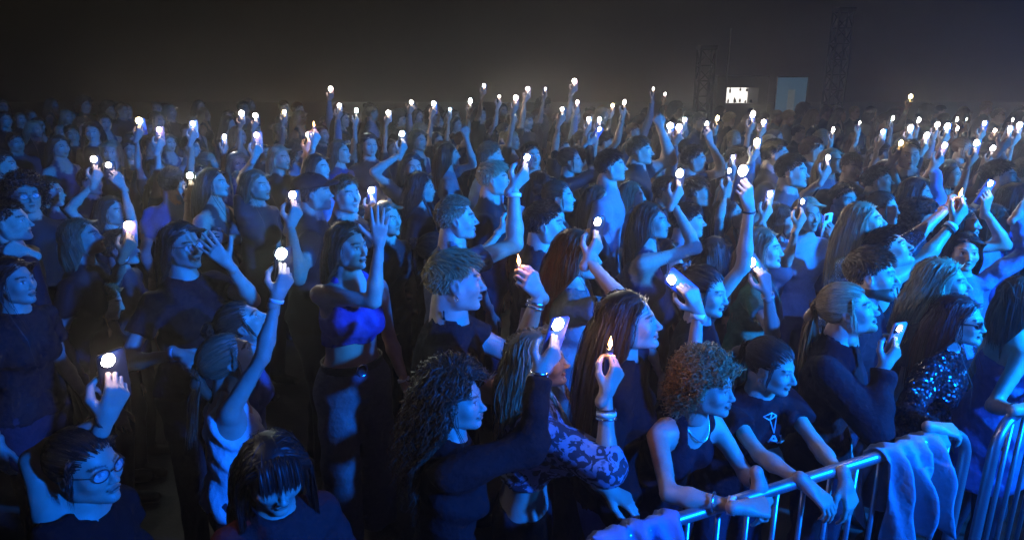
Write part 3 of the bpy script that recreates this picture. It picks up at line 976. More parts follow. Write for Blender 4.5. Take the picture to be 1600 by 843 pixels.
def person(spec, tier):
    """tier 0: front rows, clothing as children; tier 1: further back, one mesh with clothing zones"""
    J = rig(spec)
    root = J['root']
    body, top, bottom = fields(J, spec)
    lo, hi = bounds(J)
    hi[2] = max(hi[2], J['head'][2])
    vb, vh, vd = ((.0185, .0055, .0060), (.024, .0088, .0092), (.032, .0115, .0115))[tier]
    lo = root + np.floor((lo - root) / vb) * vb
    shirt_c = np.array(spec.get('shirt', {}).get('c', (.012, .012, .014)))
    pants_c = np.array(spec.get('pants', {}).get('c', (.02, .025, .04)))
    if tier == 0:
        V, Q = nets(body, lo, hi, vb, .03)
        fm = np.zeros(len(Q), int); T = np.ones((len(V), 3))
    else:
        def allf(P): return np.minimum(body(P), np.minimum(top(P), bottom(P)))
        V, Q = nets(allf, lo, hi, vb, .03)
        Vf = V.astype(np.float32)
        b, t, p = body(Vf), top(Vf), bottom(Vf)
        zone = np.argmin(np.stack([b, t, p], 1), 1)
        T = np.tile(np.array(spec.get('skin', (.42, .28, .21))), (len(V), 1)); T[zone == 1] = shirt_c; T[zone == 2] = pants_c
        zone[(zone == 0) & (V[:, 2] < .10)] = 2; T[V[:, 2] < .10] = (.03, .03, .03)
        fm = np.zeros(len(Q), int)
    Vs, Qs, Ts, Ms, o = [V], [Q], [T], [fm], len(V)
    def join(V2, Q2, T2, flip=False):
        nonlocal o
        Vs.append(V2); Qs.append((Q2[:, ::-1] if flip else Q2) + o); Ts.append(T2); Ms.append(np.zeros(len(Q2), int)); o += len(V2)
    hV, hQ, hT = head(spec['sex'], vh, spec.get('beard', False), spec.get('smile', 0.0))
    hV = hV.copy()
    for c_, r_, a_ in (((0, .102, -.028), .020, .006), ((0, .085, -.098), .022, .006), ((0, .085, .02), .022, .003), ((0, .092, -.064), .018, .003), ((0, .10, -.01), .016, .003)):
        wgt = np.exp(-((hV - c_) ** 2).sum(1) / r_ ** 2)
        hV[:, 1] += wgt * J['rv'].uniform(-a_, a_); hV[:, 2] += wgt * J['rv'].uniform(-a_, a_) * .6
    for c_, r_, a_ in (((.045, .05, -.025), .025, .004), ((.048, .0, -.06), .03, .005)):
        A_ = hV.copy(); A_[:, 0] = np.abs(A_[:, 0])
        hV[:, 0] += np.sign(hV[:, 0]) * np.exp(-((A_ - c_) ** 2).sum(1) / r_ ** 2) * J['rv'].uniform(-a_, a_)
    join(J['head'] + (hV * J['hs'] * J['hv']) @ J['H'].T, hQ, hT)
    hsz = (.90 if spec['sex'] == 'f' else 1.0) * spec.get('handsize', 1.0)
    for sd in 'RL':
        S, E, W, HM, pose = J[sd]
        V2, Q2, T2 = hand(pose, vd)
        V2 = V2 * hsz
        if sd == 'L': V2 = V2 * np.array([-1, 1, 1])
        join(W + V2 @ HM.T, Q2, T2, sd == 'L')
    if tier > 0:
        for q_ in range(1, len(Ts)): Ts[q_] = Ts[q_] * np.array(spec.get('skin', (.42, .28, .21)))
    V = np.concatenate(Vs) - root
    me = make_mesh("person", V, np.concatenate(Qs), [SKIN if tier == 0 else CLAD], np.concatenate(Ms), np.concatenate(Ts))
    ob = link("person", me, loc=tuple(root))
    ob.color = (*spec.get('skin', (.42, .28, .21)), 1)
    if tier == 0:
        Vt, Qt = nets(top, lo, hi, .0142, .03)
        mt = spec['shirt'].get('mat', CLOTH)
        link(spec['shirt'].get('name', 'shirt'), make_mesh("shirt", Vt - root, Qt, [mt], tint=np.tile(shirt_c, (len(Vt), 1))), ob)
        hi2 = hi.copy(); hi2[2] = 1.15 * J['s']
        Vp, Qp = nets(bottom, lo, hi2, .023, .03)
        link('trousers', make_mesh("trousers", Vp - root, Qp, [spec.get('pants', {}).get('mat', CLOTH)], tint=np.tile(pants_c, (len(Vp), 1))), ob)
        for sd in 'RL':
            h, k, a, t = J['leg' + sd]
            a2 = a - np.array([0, 0, .03])
            fn = lambda P: np.maximum(smin(sd_cone(P, a2 - .25 * (t - a2), t, .047, .040), sd_cone(P, a2, a2 + (0, 0, .05), .046, .048), .02), np.maximum(-P[:, 2] + .002, P[:, 2] - .13))
            Vz, Qz = nets(fn, np.minimum(a, t) - .12, np.maximum(a, t) + .12, .019, .01)
            if len(Qz): link('shoe', make_mesh("shoe", Vz - root, Qz, [CLOTH], tint=np.tile((.04, .04, .045), (len(Vz), 1))), ob)
    # hair
    HMx = Matrix.Translation(Vector(J['head'] - root)) @ Matrix((J['H'] @ np.diag(J['hv'] * J['hs'])).tolist()).to_4x4()
    if spec.get('hair'):
        h = link('hair', hair_mesh(spec['hair'], spec.get('hseed', 0), tuple(np.round(J['H'].T @ np.array([0, 0, -1.0]) * 4) / 4) if tier == 0 else (0, 0, -1)), ob, mat=HMx)
        h.color = (*spec.get('hc', (.06, .035, .02)), 1)
    J['HMx'] = HMx
    J['ob'] = ob
    J['spec'] = spec
    for sd in 'RL':
        if 'dev' + sd in J:
            kind, PH, cpos, opt = J['dev' + sd]
            cpos = cpos if kind == 'phone' else J[sd][2] + J[sd][3] @ np.array([0, .085, -.045])
            M = Matrix.Translation(Vector(cpos)) @ Matrix(PH.tolist()).to_4x4()
            J['M' + sd] = M
            if not spec.get('nodev'):
                DEVICES.append((M, opt.get('kind', kind), opt.get('str', 1.0), opt.get('c', TORCH_W), opt.get('label', spec.get('devlabel')), opt.get('group'), opt.get('on', True)))
    tag(ob, spec.get('label'), 'person', spec.get('group'))
    return J

# worn details, as children of the person
def band(J, side, t, mat, name='wristband', width=.016, extra=.004, n=18):
    """ring round the forearm at fraction t from elbow to wrist"""
    S, E, W, HM, _ = J[side]
    ax = nrm(W - E); c = E + (W - E) * t
    k = 1.0 if J['spec']['sex'] == 'f' else 1.14
    r = (np.interp(t, [0, .28, 1, 1.1], [.032, .035, .0225, .0245])) * J['s'] * k * J['spec'].get('w', 1) + extra
    a = nrm(np.cross(ax, [0.2, .3, 1])); b = np.cross(ax, a)
    V, F = [], []
    for i in range(n):
        an = 2 * math.pi * i / n
        u = a * math.cos(an) + b * math.sin(an)
        for rr, h in ((r, -1), (r + .0025, -1), (r + .0025, 1), (r, 1)):
            V.append(c + u * rr + ax * h * width / 2 - J['root'])
    for i in range(n):
        j = (i + 1) % n
        for q in range(4):
            F.append((i * 4 + q, j * 4 + q, j * 4 + (q + 1) % 4, i * 4 + (q + 1) % 4))
    m = MB(); m.add(V, F)
    return m.build(name, mat, J['ob'])
def head_thing(J, m, name, mat):
    o = m.build(name, mat, J['ob']); o.matrix_local = J['HMx']; return o
def glasses(J, lens_mat, frame_mat, dark=False):
    m = MB()
    for sg in (-1, 1):
        pts = [(sg * .033 + .023 * math.cos(a), .0945 - .010 * ((abs(sg * .033 + .023 * math.cos(a))) / .05) ** 2, .000 + (.0165 if dark else .0185) * math.sin(a)) for a in np.linspace(0, 2 * math.pi, 20, endpoint=False)]
        m.tube(pts, .0021 if not dark else .0030, 6, True)
        m.tube([(sg * .056, .088, .006), (sg * .070, .055, .008), (sg * .079, .0, .006), (sg * .078, -.02, -.012)], .0019 if not dark else .003, 6)
    m.tube([(-.010, .1005, .004), (0, .103, .007), (.010, .1005, .004)], .002, 6)
    g = head_thing(J, m, 'glasses', frame_mat)
    for sg in (-1, 1):
        l = MB()
        n = 16
        pts = [(sg * .033 + .0215 * math.cos(a), .0945 - .010 * ((abs(sg * .033 + .0215 * math.cos(a))) / .05) ** 2, (.015 if dark else .017) * math.sin(a)) for a in np.linspace(0, 2 * math.pi, n, endpoint=False)]
        V = pts + [(x, y - .0015, z) for x, y, z in pts]
        F = [tuple(range(n)), tuple(range(2 * n - 1, n - 1, -1))] + [(i, i + n, (i + 1) % n + n, (i + 1) % n) for i in range(n)]
        l.add(V, F)
        o = link('lens', l.mesh('lens', lens_mat, False), g)
    return g
# ------------------------------------------------------------------ the place: ground, far structures, barriers
def ground_material():
    m, nt, b = new_mat("ground_concrete")
    tc = node(nt, "ShaderNodeTexCoord")
    n1 = node(nt, "ShaderNodeTexNoise"); n1.inputs["Scale"].default_value = 2.2; n1.inputs["Detail"].default_value = 9
    nt.links.new(tc.outputs["Object"], n1.inputs["Vector"])
    rp = node(nt, "ShaderNodeValToRGB")
    rp.color_ramp.elements[0].color, rp.color_ramp.elements[1].color = (.015, .015, .015, 1), (.045, .043, .042, 1)
    rp.color_ramp.elements[0].position, rp.color_ramp.elements[1].position = .35, .7
    nt.links.new(n1.outputs[0], rp.inputs[0]); nt.links.new(rp.outputs[0], b.inputs["Base Color"])
    b.inputs["Roughness"].default_value = .55
    bump(nt, b, 40, .4, 6, .006)
    return m
GM = MB()
xs = [-34.5, -25, -15, -8, -4, -2, 0, 2, 4, 8, 15, 25, 34.5]
ys = [-10, -6, -3, 0, 2, 4, 6, 9, 13, 20, 30, 45.5]
for x0, x1 in zip(xs[:-1], xs[1:]):
    for y0, y1 in zip(ys[:-1], ys[1:]):
        GM.add([(x0, y0, 0), (x1, y0, 0), (x1, y1, 0), (x0, y1, 0)], [(0, 1, 2, 3)])
tag(GM.build("ground", ground_material()), kind="structure")
WM = MB(); WM.box((0, 44.5, 4.5), (67, .4, 9.0))
tag(WM.build("back_wall", simple("dark_hall_wall", (.018, .013, .011), .95, nscale=.35, noise=.5), smooth=False), kind="structure")

STEEL = simple("galvanised_steel", (.42, .43, .45), .34, .85, noise=.2, nscale=30, bstr=.1)
DARKMETAL = simple("black_truss_metal", (.05, .05, .055), .5, .5)
BLACK = simple("black_plastic", (.012, .012, .014), .35)
GLASSY = simple("phone_glass", (.01, .01, .012), .08, noise=.05, bstr=0)
WHITEBAND = simple("paper_wristband", (.75, .75, .78), .6)
BLACKBAND = simple("black_band", (.015, .015, .015), .6)
SILVER = simple("silver_jewellery", (.7, .7, .72), .25, 1.0)
CASES = [simple("phone_case_" + n, c, .4) for n, c in (("black", (.015, .015, .018)), ("white", (.6, .6, .62)), ("blue", (.05, .12, .35)), ("rose", (.5, .25, .25)))]

def barrier(A, B, label, hands=()):
    """steel crowd barrier from ground point A to B: rounded tube frame, upright bars, feet"""
    A, B = np.array([*A, 0.0]), np.array([*B, 0.0])
    u = nrm(B - A); L = np.linalg.norm(B - A); n = np.array([-u[1], u[0], 0])
    top, bot, rc = 1.10, .16, .13
    def pt(a, z): return A + u * a + np.array([0, 0, z])
    path = []
    for cx, cz, a0 in ((L - rc, top - rc, 90), (L - rc, bot + rc, 0), (rc, bot + rc, -90), (rc, top - rc, -180)):
        for k in range(7):
            a = R(a0 - k * 15); path.append(pt(cx + rc * math.cos(a), cz + rc * math.sin(a)))
    m = MB(); m.tube([p - A for p in path], .021, 12, True)
    ob = m.build("crowd_barrier", STEEL, loc=tuple(A))
    tag(ob, label, "barrier", "steel barriers in front of the crowd")
    k = int(L / .118)
    me = None
    for i in range(1, k):
        a = L * i / k
        if me is None:
            b = MB(); b.tube([(0, 0, bot), (0, 0, (top + bot) / 2), (0, 0, top)], .0095, 8); me = b.mesh("bar", STEEL)
        link("bar", me, ob, loc=tuple(u * a))
    for a in (.28, L - .28):
        f = MB()
        f.tube([u * a + np.array([0, 0, bot]), u * a + np.array([0, 0, .07]), u * a + n * .0 + np.array([0, 0, .03])], .016, 8)
        f.tube([u * a - n * .30 + np.array([0, 0, .022]), u * a + n * .30 + np.array([0, 0, .022])], .020, 8)
        f.build("foot", STEEL, ob)
    return A, u, L
BP = at_z(1060, 810, 1.10)[:2]; BQ = at_z(1503, 672, 1.10)[:2]
bu = nrm(BQ - BP)
bar1 = barrier(BQ + bu * .05 - bu * 2.3, BQ + bu * .05, "steel crowd barrier with a pale jacket hanging over its top rail")
b2 = nrm(at_z(1600, 636, 1.10)[:2] - at_z(1548, 668, 1.10)[:2])
P2 = at_z(1556, 688, 1.03)[:2]
barrier(P2, P2 + b2 * 2.3, "steel crowd barrier at the right edge, under the strapless woman's arm")

def drape(name, a0, width, front, back, mat, label, cat, seed, A, u, thick=.008, sag=.0):
    """cloth hung over a barrier's top rail: folds deepen away from the rail"""
    n = np.array([-u[1], u[0], 0]) * -1           # towards the stage side
    r = np.random.default_rng(seed)
    nu, nv = 56, 64
    tot = front + back
    V = []
    ph = r.uniform(0, 6, 6)
    for j in range(nv):
        sv = -back + tot * j / (nv - 1)
        for i in range(nu):
            w = i / (nu - 1)
            t = abs(sv)
            squeeze = 1 - .20 * min(t / .3, 1) * (1 if sv > 0 else .6) + .22 * max(0, t - .25)
            edge = .035 * math.sin(w * 5 + ph[0]) * min(t / .2, 1)
            x = (w - .5) * width * squeeze + .05 * math.sin(t * 7 + ph[1]) * t
            fold = (.046 * math.sin(w * 19 + ph[2] + 3.0 * t + 1.2 * math.sin(t * 8)) + .024 * math.sin(w * 31 + ph[3] - 6 * t) + .012 * math.sin(w * 9 + t * 14 + ph[4])) * min(t / .16, 1.0) + .006 * math.sin(w * 30 + ph[5])
            rr = .030
            if t < rr * 1.57:
                y, z = rr * math.sin(sv / rr), rr * math.cos(sv / rr)
            else:
                y, z = math.copysign(rr + .01 + .05 * min(t, .3), sv), -(t - rr * 1.57)
            z = z + edge * (t > .1)
            p = A + u * (a0 + x) + n * (y + (fold + .03 * min(t / .2, 1)) * (1 if sv >= 0 else -1)) + np.array([0, 0, 1.10 + z + .002])
            V.append(p)
    V = np.array(V)
    idx = np.arange(nu * nv).reshape(nv, nu)
    Q = np.stack([idx[:-1, :-1], idx[:-1, 1:], idx[1:, 1:], idx[1:, :-1]], -1).reshape(-1, 4)
    base = A + u * a0
    ob = link(name, make_mesh(name, V - base, Q, [mat]), loc=tuple(base))
    md = ob.modifiers.new("thickness", 'SOLIDIFY'); md.thickness = thick; md.offset = 1
    tag(ob, label, cat)
    return ob
def fabric(name, c, c2, scale=25):
    m, nt, b = new_mat(name)
    tc = node(nt, "ShaderNodeTexCoord")
    n1 = node(nt, "ShaderNodeTexNoise"); n1.inputs["Scale"].default_value = scale; n1.inputs["Detail"].default_value = 8
    nt.links.new(tc.outputs["Object"], n1.inputs["Vector"])
    nt.links.new(mixc(nt, 'MIX', n1.outputs[0], (*c, 1), (*c2, 1)), b.inputs["Base Color"])
    b.inputs["Roughness"].default_value = .9
    bump(nt, b, 30, .7, 9, .012)
    return m
A1, u1, L1 = bar1
ta = float(np.dot(at_z(1425, 700, 1.10) - A1, u1))
drape("jacket", ta, .33, .38, .34, fabric("pale_fleece", (.16, .19, .23), (.28, .31, .36)), "crumpled pale jacket draped over the steel barrier rail", "jacket", 5, A1, u1, .006)
tb = float(np.dot(at_z(985, 822, 1.10) - A1, u1))
drape("denim_jacket", tb, .30, .30, .30, fabric("washed_denim", (.10, .16, .30), (.16, .22, .38)), "folded blue denim jacket laid over the barrier at the bottom edge", "jacket", 9, A1, u1, .010)

# far structures behind the crowd
def truss(px, ptop, depth, w, label, lean=0.0):
    base = at_depth(px, 190, depth); base[2] = 0
    top = at_depth(px, ptop, depth)[2]
    root = bpy.data.objects.new("lighting_truss", None); col.objects.link(root); root.location = tuple(base)
    tag(root, label, "truss")
    cs = [np.array([sx * w / 2, sy * w / 2, 0]) for sx in (-1, 1) for sy in (-1, 1)]
    for c in cs:
        m = MB(); m.tube([c, c + (0, 0, top)], .024, 8); m.build("chord", DARKMETAL, root)
    m = MB(); n = int(top / w)
    for i in range(n):
        z0, z1 = i * top / n, (i + 1) * top / n
        for a, b in ((0, 1), (1, 3), (3, 2), (2, 0)):
            p, q = (a, b) if i % 2 else (b, a)
            m.tube([cs[p] + (0, 0, z0), cs[q] + (0, 0, z1)], .012, 6)
            m.tube([cs[a] + (0, 0, z1), cs[b] + (0, 0, z1)], .010, 6)
    tag(m.build("lattice", DARKMETAL, root), kind="stuff")
    m = MB(); m.box((0, 0, .02), (w * 2.2, w * 2.2, .04)); m.build("base_plate", DARKMETAL, root, False)
    m = MB(); m.box((0, 0, top + .04), (w * 1.15, w * 1.15, .08)); m.build("head_block", DARKMETAL, root, False)
truss(1096, 78, 16.0, .32, "dark lattice truss tower left of the lit hatch")
truss(1297, 22, 15.0, .30, "tall dark lattice truss tower right of the blue banner")
pm = MB(); pb = at_depth(1133, 150, 16.5); ptz = at_depth(1136, 46, 16.5)[2]
pm.tube([(0, 0, .03), (0, 0, ptz * .5), (0, 0, ptz)], [.035, .03, .02], 8); pm.lathe([(.25, 0), (.25, .03), (.05, .05)], 16)
tag(pm.build("mast", DARKMETAL, loc=(pb[0], pb[1], 0)), "thin dark mast standing just left of the lit hatch", "mast")

# banner: blue-grey printed sheet on a stand, faint glow added to make it show
bd = 14.5
bl, br_, bt, bb = at_depth(1212, 150, bd), at_depth(1260, 150, bd), at_depth(1236, 121, bd), at_depth(1236, 184, bd)
bw = br_[0] - bl[0]
root = bpy.data.objects.new("banner_stand", None); col.objects.link(root); root.location = ((bl[0] + br_[0]) / 2, bl[1], 0)
tag(root, "blue-grey banner on a stand behind the crowd", "banner")
m = MB(); m.box((0, 0, (bt[2] + bb[2]) / 2), (bw, .012, bt[2] - bb[2])); m.build("sheet", simple("banner_glow_print", (.12, .24, .33), .7, emit=(.09, .25, .42), estr=.20, noise=.1, nscale=2), root, False)
m = MB(); m.box((.0, -.010, bt[2] - .45), (bw * .22, .004, .42)); m.build("printed_figure", simple("banner_pale_glow_print", (.35, .45, .5), .7, emit=(.35, .45, .5), estr=.12), root, False)  # pale figure also given a faint glow of its own
m = MB(); m.tube([(-bw / 2, 0, bt[2] + .01), (bw / 2, 0, bt[2] + .01)], .015, 8); m.build("top_bar", DARKMETAL, root)
for sg in (-1, 1):
    m = MB(); m.tube([(sg * bw / 2, 0, .01), (sg * bw / 2, 0, bt[2] + .01)], .015, 8); m.tube([(sg * bw / 2, -.3, .015), (sg * bw / 2, .3, .015)], .015, 8)
    m.build("leg", DARKMETAL, root)

# lit serving hatch of a kiosk
kd = 19.0
kl, kr, kt, kb = at_depth(1134, 150, kd), at_depth(1185, 150, kd), at_depth(1160, 137, kd), at_depth(1160, 164, kd)
kw = kr[0] - kl[0]; kh = kt[2] - kb[2]; kz = (kt[2] + kb[2]) / 2
root = bpy.data.objects.new("kiosk", None); col.objects.link(root); root.location = ((kl[0] + kr[0]) / 2, kl[1], 0)
tag(root, "kiosk with a brightly lit serving hatch behind the crowd", "kiosk")
WALLM = simple("kiosk_wall", (.04, .04, .04), .8)
m = MB()
m.box((0, .5, kb[2] / 2), (kw + .5, 1.0, kb[2])); m.box((0, .5, kt[2] + .15), (kw + .5, 1.0, .3))
for sg in (-1, 1): m.box((sg * (kw / 2 + .125), .5, kz), (.25, 1.0, kh))
m.box((0, .98, kz), (kw, .04, kh))
m.build("wall", WALLM, root, False)
m = MB(); m.box((0, .93, kz), (kw, .03, kh)); m.build("lit_backdrop", simple("hatch_glow", (.8, .8, .8), .8, emit=(1, .93, .85), estr=1.6, noise=.15, nscale=6), root, False)
m = MB(); m.box((0, -.06, kb[2] + .015), (kw + .1, .3, .03)); m.build("counter", WALLM, root, False)
for i in range(11):
    m = MB(); x = -kw / 2 + .06 + i * (kw - .12) / 10 + random.uniform(-.02, .02); hh = random.uniform(.07, .16)
    z0 = kb[2] + .03 if i % 3 else kt[2] - .02 - hh
    m.lathe([(.02, 0), (random.uniform(.025, .04), hh * .2), (random.uniform(.025, .04), hh * .6), (.012, hh * .8), (.012, hh)], 8, c=(x, .4 + .2 * (i % 2), z0))
    m.build("bottle" if i % 3 else "hanging_cup", WALLM, root)

# ------------------------------------------------------------------ phones and lighters
LEDM = {}
def led_mat(c, strength):
    k = (tuple(c), strength)
    if k not in LEDM:
        m, nt, b = new_mat("torch_led")
        b.inputs["Base Color"].default_value = (.8, .8, .8, 1)
        b.inputs["Emission Color"].default_value = (*c, 1)
        b.inputs["Emission Strength"].default_value = strength
        m.cycles.emission_sampling = 'NONE'
        LEDM[k] = m
    return LEDM[k]
PH_ME = {}
def phone_meshes():
    for i, cm in enumerate(CASES):
        m = MB(); m.box((0, 0, 0), (.074, .152, .009), None, .010); PH_ME['b', i] = m.mesh("phone", cm)
    m = MB(); m.box((0, 0, -.0052), (.068, .144, .0012), None, .008); PH_ME['s'] = m.mesh("screen", GLASSY)
    m = MB(); m.box((-.018, .052, .0057), (.030, .036, .0024), None, .007); PH_ME['c'] = m.mesh("camera_bump", BLACK)
    m = MB()
    m.lathe([(.0060, 0), (.0058, .0018), (.003, .0024)], 14, c=(-.024, .060, .0068)); m.lathe([(.0060, 0), (.0058, .0018), (.003, .0024)], 14, c=(-.024, .044, .0068)); PH_ME['l'] = m.mesh("camera_lens", GLASSY)
phone_meshes()
SCREEN_ON = simple("phone_screen_lit", (.02, .02, .03), .1, emit=(.35, .55, .8), estr=.35, noise=.1, bstr=0)
def phone(M, strength, c, label, group, on, case, far=False):
    ob = link("phone", PH_ME['b', case]); ob.matrix_world = M
    tag(ob, label, "phone", group)
    link("screen", PH_ME['s'], ob)
    if not far:
        link("camera_bump", PH_ME['c'], ob); link("camera_lens", PH_ME['l'], ob)
    if on:
        rad = (.0225 if far else .0180) * min(max(strength, .5), 1.7) ** .5  # dome larger than a real LED, growing with brightness to imitate glare
        key = ('t', round(rad, 4), tuple(c))
        if key not in PH_ME:
            m = MB(); m.lathe([(rad, 0), (rad * .95, rad * .28), (rad * .72, rad * .58), (rad * .35, rad * .76), (rad * .05, rad * .80)], 16)
            PH_ME[key] = m.mesh("torch", led_mat(c, 60.0))
        link("torch", PH_ME[key], ob, loc=(-.012, .056, .0050))
        d = bpy.data.lights.new("torch_light", 'SPOT')
        d.energy = TORCH_POWER * strength * (2.3 if far else .6); d.color = c; d.spot_size = R(156); d.spot_blend = .6; d.shadow_soft_size = .008
        l = bpy.data.objects.new("torch_light", d); col.objects.link(l)
        l.parent = ob; l.location = (-.012, .056, .024); l.rotation_euler = (math.pi, 0, 0)
    return ob
TORCH_POWER = 3.6
FLAME = led_mat((1.0, .42, .10), 22.0)
LIGHTER_RED, LIGHTER_BLUE = simple("lighter_red", (.45, .04, .03), .3), simple("lighter_blue", (.05, .10, .4), .3)
def lighter(M, strength, label, group, mat):
    m = MB(); m.box((0, 0, 0), (.024, .078, .013), None, .005)
    ob = m.build("lighter", mat); ob.matrix_world = M
    tag(ob, label, "lighter", group)
    m = MB(); m.box((0, .046, 0), (.022, .016, .012)); m.build("metal_hood", SILVER, ob, False)
    m = MB(); m.lathe([(.001, 0), (.0055, .006), (.0070, .013), (.0050, .024), (.0022, .034), (.0004, .042)], 10, M=np.array([[1, 0, 0], [0, 0, 1], [0, -1, 0.0]]), c=(0, .055, 0))
    m.build("flame", FLAME, ob)
    d = bpy.data.lights.new("flame_light", 'POINT'); d.energy = 2.2 * strength; d.color = (1, .45, .14); d.shadow_soft_size = .01
    l = bpy.data.objects.new("flame_light", d); col.objects.link(l); l.parent = ob; l.location = (0, .075, 0)
    return ob
# ------------------------------------------------------------------ the crowd
DK, BR, LB, BL, AU, RD = (.012, .009, .008), (.05, .028, .016), (.14, .085, .045), (.34, .24, .13), (.11, .035, .016), (.06, .011, .010)
BK = (.010, .010, .012)
NAVY, GREY, WHITE, TEAL, PALE = (.02, .03, .08), (.12, .12, .13), (.55, .55, .57), (.03, .12, .08), (.30, .33, .38)
def S(t='tee', c=BK, **k): return dict(t=t, c=c, **k)
PEOPLE = []
def add(tier, head, sex, yaw, hyaw, hpitch, hair, hc, shirt, label, **kw):
    PEOPLE.append((tier, dict(head=head, sex=sex, yaw=yaw, hyaw=hyaw, hpitch=hpitch, hair=hair, hc=hc, shirt=shirt, label=label, seed=len(PEOPLE) * 1.7, **kw)))
def ph(x, y, tilt, dd, **o): return ('phone', x, y, tilt, dd, o)
def hd(x, y, dd, pose='relax', **o): return ('hand', x, y, dd, pose, o)
PINK = (.42, .28, .21)

# --- front rows
add(0, (135, 728, 140), 'f', -30, -42, -4, 'pony', DK, S('short', BK), "woman in round glasses and necklace holding up a lit phone, bottom left corner", key='glasses',
    armR=ph(165, 566, 4, -.02, c=TORCH_W, str=1.0, pole=(-1, -.1, -.5), label="lit phone held up by the woman in round glasses, bottom left"))
add(0, (428, 738, 132), 'f', -70, -72, -20, 'bangs', DK, S('long', (.085, .016, .018), o=.022), "dark-haired woman with a fringe and red knit sweater looking down", key='bangs', low=1.28)
add(0, (360, 560, 98), 'f', 8, 12, 24, 'pony', LB, S('tank', WHITE), "woman in a white strap top raising a phone high, head tilted up", key='raise',
    armR=ph(447, 374, 4, -.12, c=TORCH_C, str=1.5, pole=(.3, -.5, -1), label="phone with a dazzling torch raised by the woman in the white strap top"))
add(0, (380, 505, 80), 'f', 10, 2, 28, 'bun', BR, S('tee', (.10, .14, .26)), "woman gazing upwards right behind the white strap top woman")
add(0, (286, 384, 80), 'f', -52, -48, 0, 'lob', BR, S('tee'), "smiling woman in thin glasses and black t-shirt with one hand lifted", smile=.7, key='glasses2',
    armL=hd(356, 412, -.12, 'open', pole=(1, -.2, -.7), dir=(-.6, -.1, .8)), armR=hd(278, 552, -.15, 'relax', pole=(-1, 0, -.3), dir=(.8, -.3, -.3)))
add(1, (188, 388, 64), 'f', -25, -15, 0, 'short', BR, S('tee', (.03, .03, .035)), "short-haired person stretching a wristbanded arm with a glaring phone", key='arm6',
    armR=ph(213, 324, 10, -.62, c=TORCH_W, str=1.6, pole=(.1, -.3, -1), label="glaring phone torch above the wristbanded hand at the left"))
add(0, (545, 385, 80), 'f', -62, -38, -2, 'lob', AU, S('tank', (.05, .07, .32), hem=1.13), "woman in a blue crop top and wide belted trousers, elbow bent up", key='crop',
    pants=dict(c=(.10, .105, .14), flare=.05, o=.016, top=1.02), armR=hd(592, 382, -.16, 'open', pole=(.5, -.3, -.8), dir=(.1, 0, 1)))
add(0, (712, 440, 102), 'm', 2, 8, -4, 'messy', (.30, .19, .085), S('tee', (.014, .014, .016)), "young man with tousled fair hair and black t-shirt in profile", key='man', hroll=-6, armR=hd(848, 540, .18, 'fist', pole=(-.1, .2, -1)),
    armL=('lighter', 812, 404, -6, .12, dict(pole=(.1, -.2, -1), label="lighter with a small flame held up by the tousled-hair young man", mat='blue')))
add(0, (712, 622, 119), 'f', 8, -12, -4, 'curlylong', BR, S('long', (.009, .009, .010), o=.016), "woman with long dark curls and black long sleeves reaching a phone forward", key='curl',
    armR=ph(868, 508, 14, -.06, c=TORCH_W, str=1.3, pole=(-.2, -.2, -1), label="lit phone in the braceleted hand of the long-curled woman in black sleeves"))
add(0, (842, 562, 108), 'f', 8, 2, 2, 'wavy', (.24, .17, .09), S('three', (.1, .1, .12), o=.024, hem=1.12, mat=pattern_material("paisley_blouse", (.015, .018, .03), (.20, .22, .30), 26)), "fair-haired woman in a patterned cropped blouse with bare waist", key='blouse',
    armR=('lighter', 962, 532, 2, -.18, dict(pole=(-.2, -.2, -1), label="lighter with a flame held by the patterned-blouse woman", mat='blue')),
    armL=('rest', (at_z(972, 790, 1.14)), 'drape', dict(dir=(.8, -.3, -.35), back=(0, 0, 1))), pants=dict(c=(.015, .015, .02)))
add(0, (985, 502, 104), 'f', 4, 2, 4, 'longdark', (.03, .016, .010), S('long', (.010, .010, .013), o=.018), "woman with long dark hair and dark top in profile behind the patterned blouse", key='dark', pants=dict(c=(.05, .08, .17)))
add(0, (714, 342, 74), 'm', 12, 5, 0, 'crop', (.26, .19, .10), S('tee', (.14, .16, .19)), "man with cropped fair hair and pale tee thrusting a phone upwards", key='fair',
    armR=ph(821, 247, 18, -.05, c=TORCH_W, str=.9, pole=(.2, -.2, -1), len=1.05, label="phone torch pushed up by the man with cropped fair hair"))
add(0, (682, 392, 60), 'f', 5, 5, 0, 'bun', DK, S('tank', BK), "woman with a dark hair bun behind the tousled-hair young man",
    armR=ph(812, 322, 30, -.02, on=False, pole=(.2, -.2, -1), len=1.12, label="dark unlit phone lifted by the woman with the dark bun"))
add(0, (852, 350, 72), 'm', 2, 2, -3, 'short', DK, S('tee', (.016, .018, .022)), "dark-haired young man in a dark tee in profile at the centre")
add(0, (903, 398, 88), 'f', 10, 0, -6, 'long', AU, S('tee', (.10, .16, .18)), "woman with long auburn hair and grey-teal tee holding a phone before her face", key='auburn',
    armR=ph(931, 348, 6, -.22, c=TORCH_W, str=.9, pole=(.2, -.2, -1), label="lit phone held upright by the long auburn-haired woman"))
add(0, (1102, 455, 86), 'f', -5, -12, -8, 'bun', DK, S('tee', BK), "dark-haired woman with a hair bow holding phones in both raised hands", key='bow',
    armR=ph(1049, 440, -50, -.34, c=TORCH_W, str=1.0, pole=(-.1, -.3, -1), label="tilted lit phone in the low hand of the woman with the hair bow"),
    armL=ph(1158, 268, 6, -.12, c=TORCH_W, str=1.9, pole=(.2, .1, -1), len=1.14, label="brilliant phone torch on the long straight arm above the hair-bow woman"))
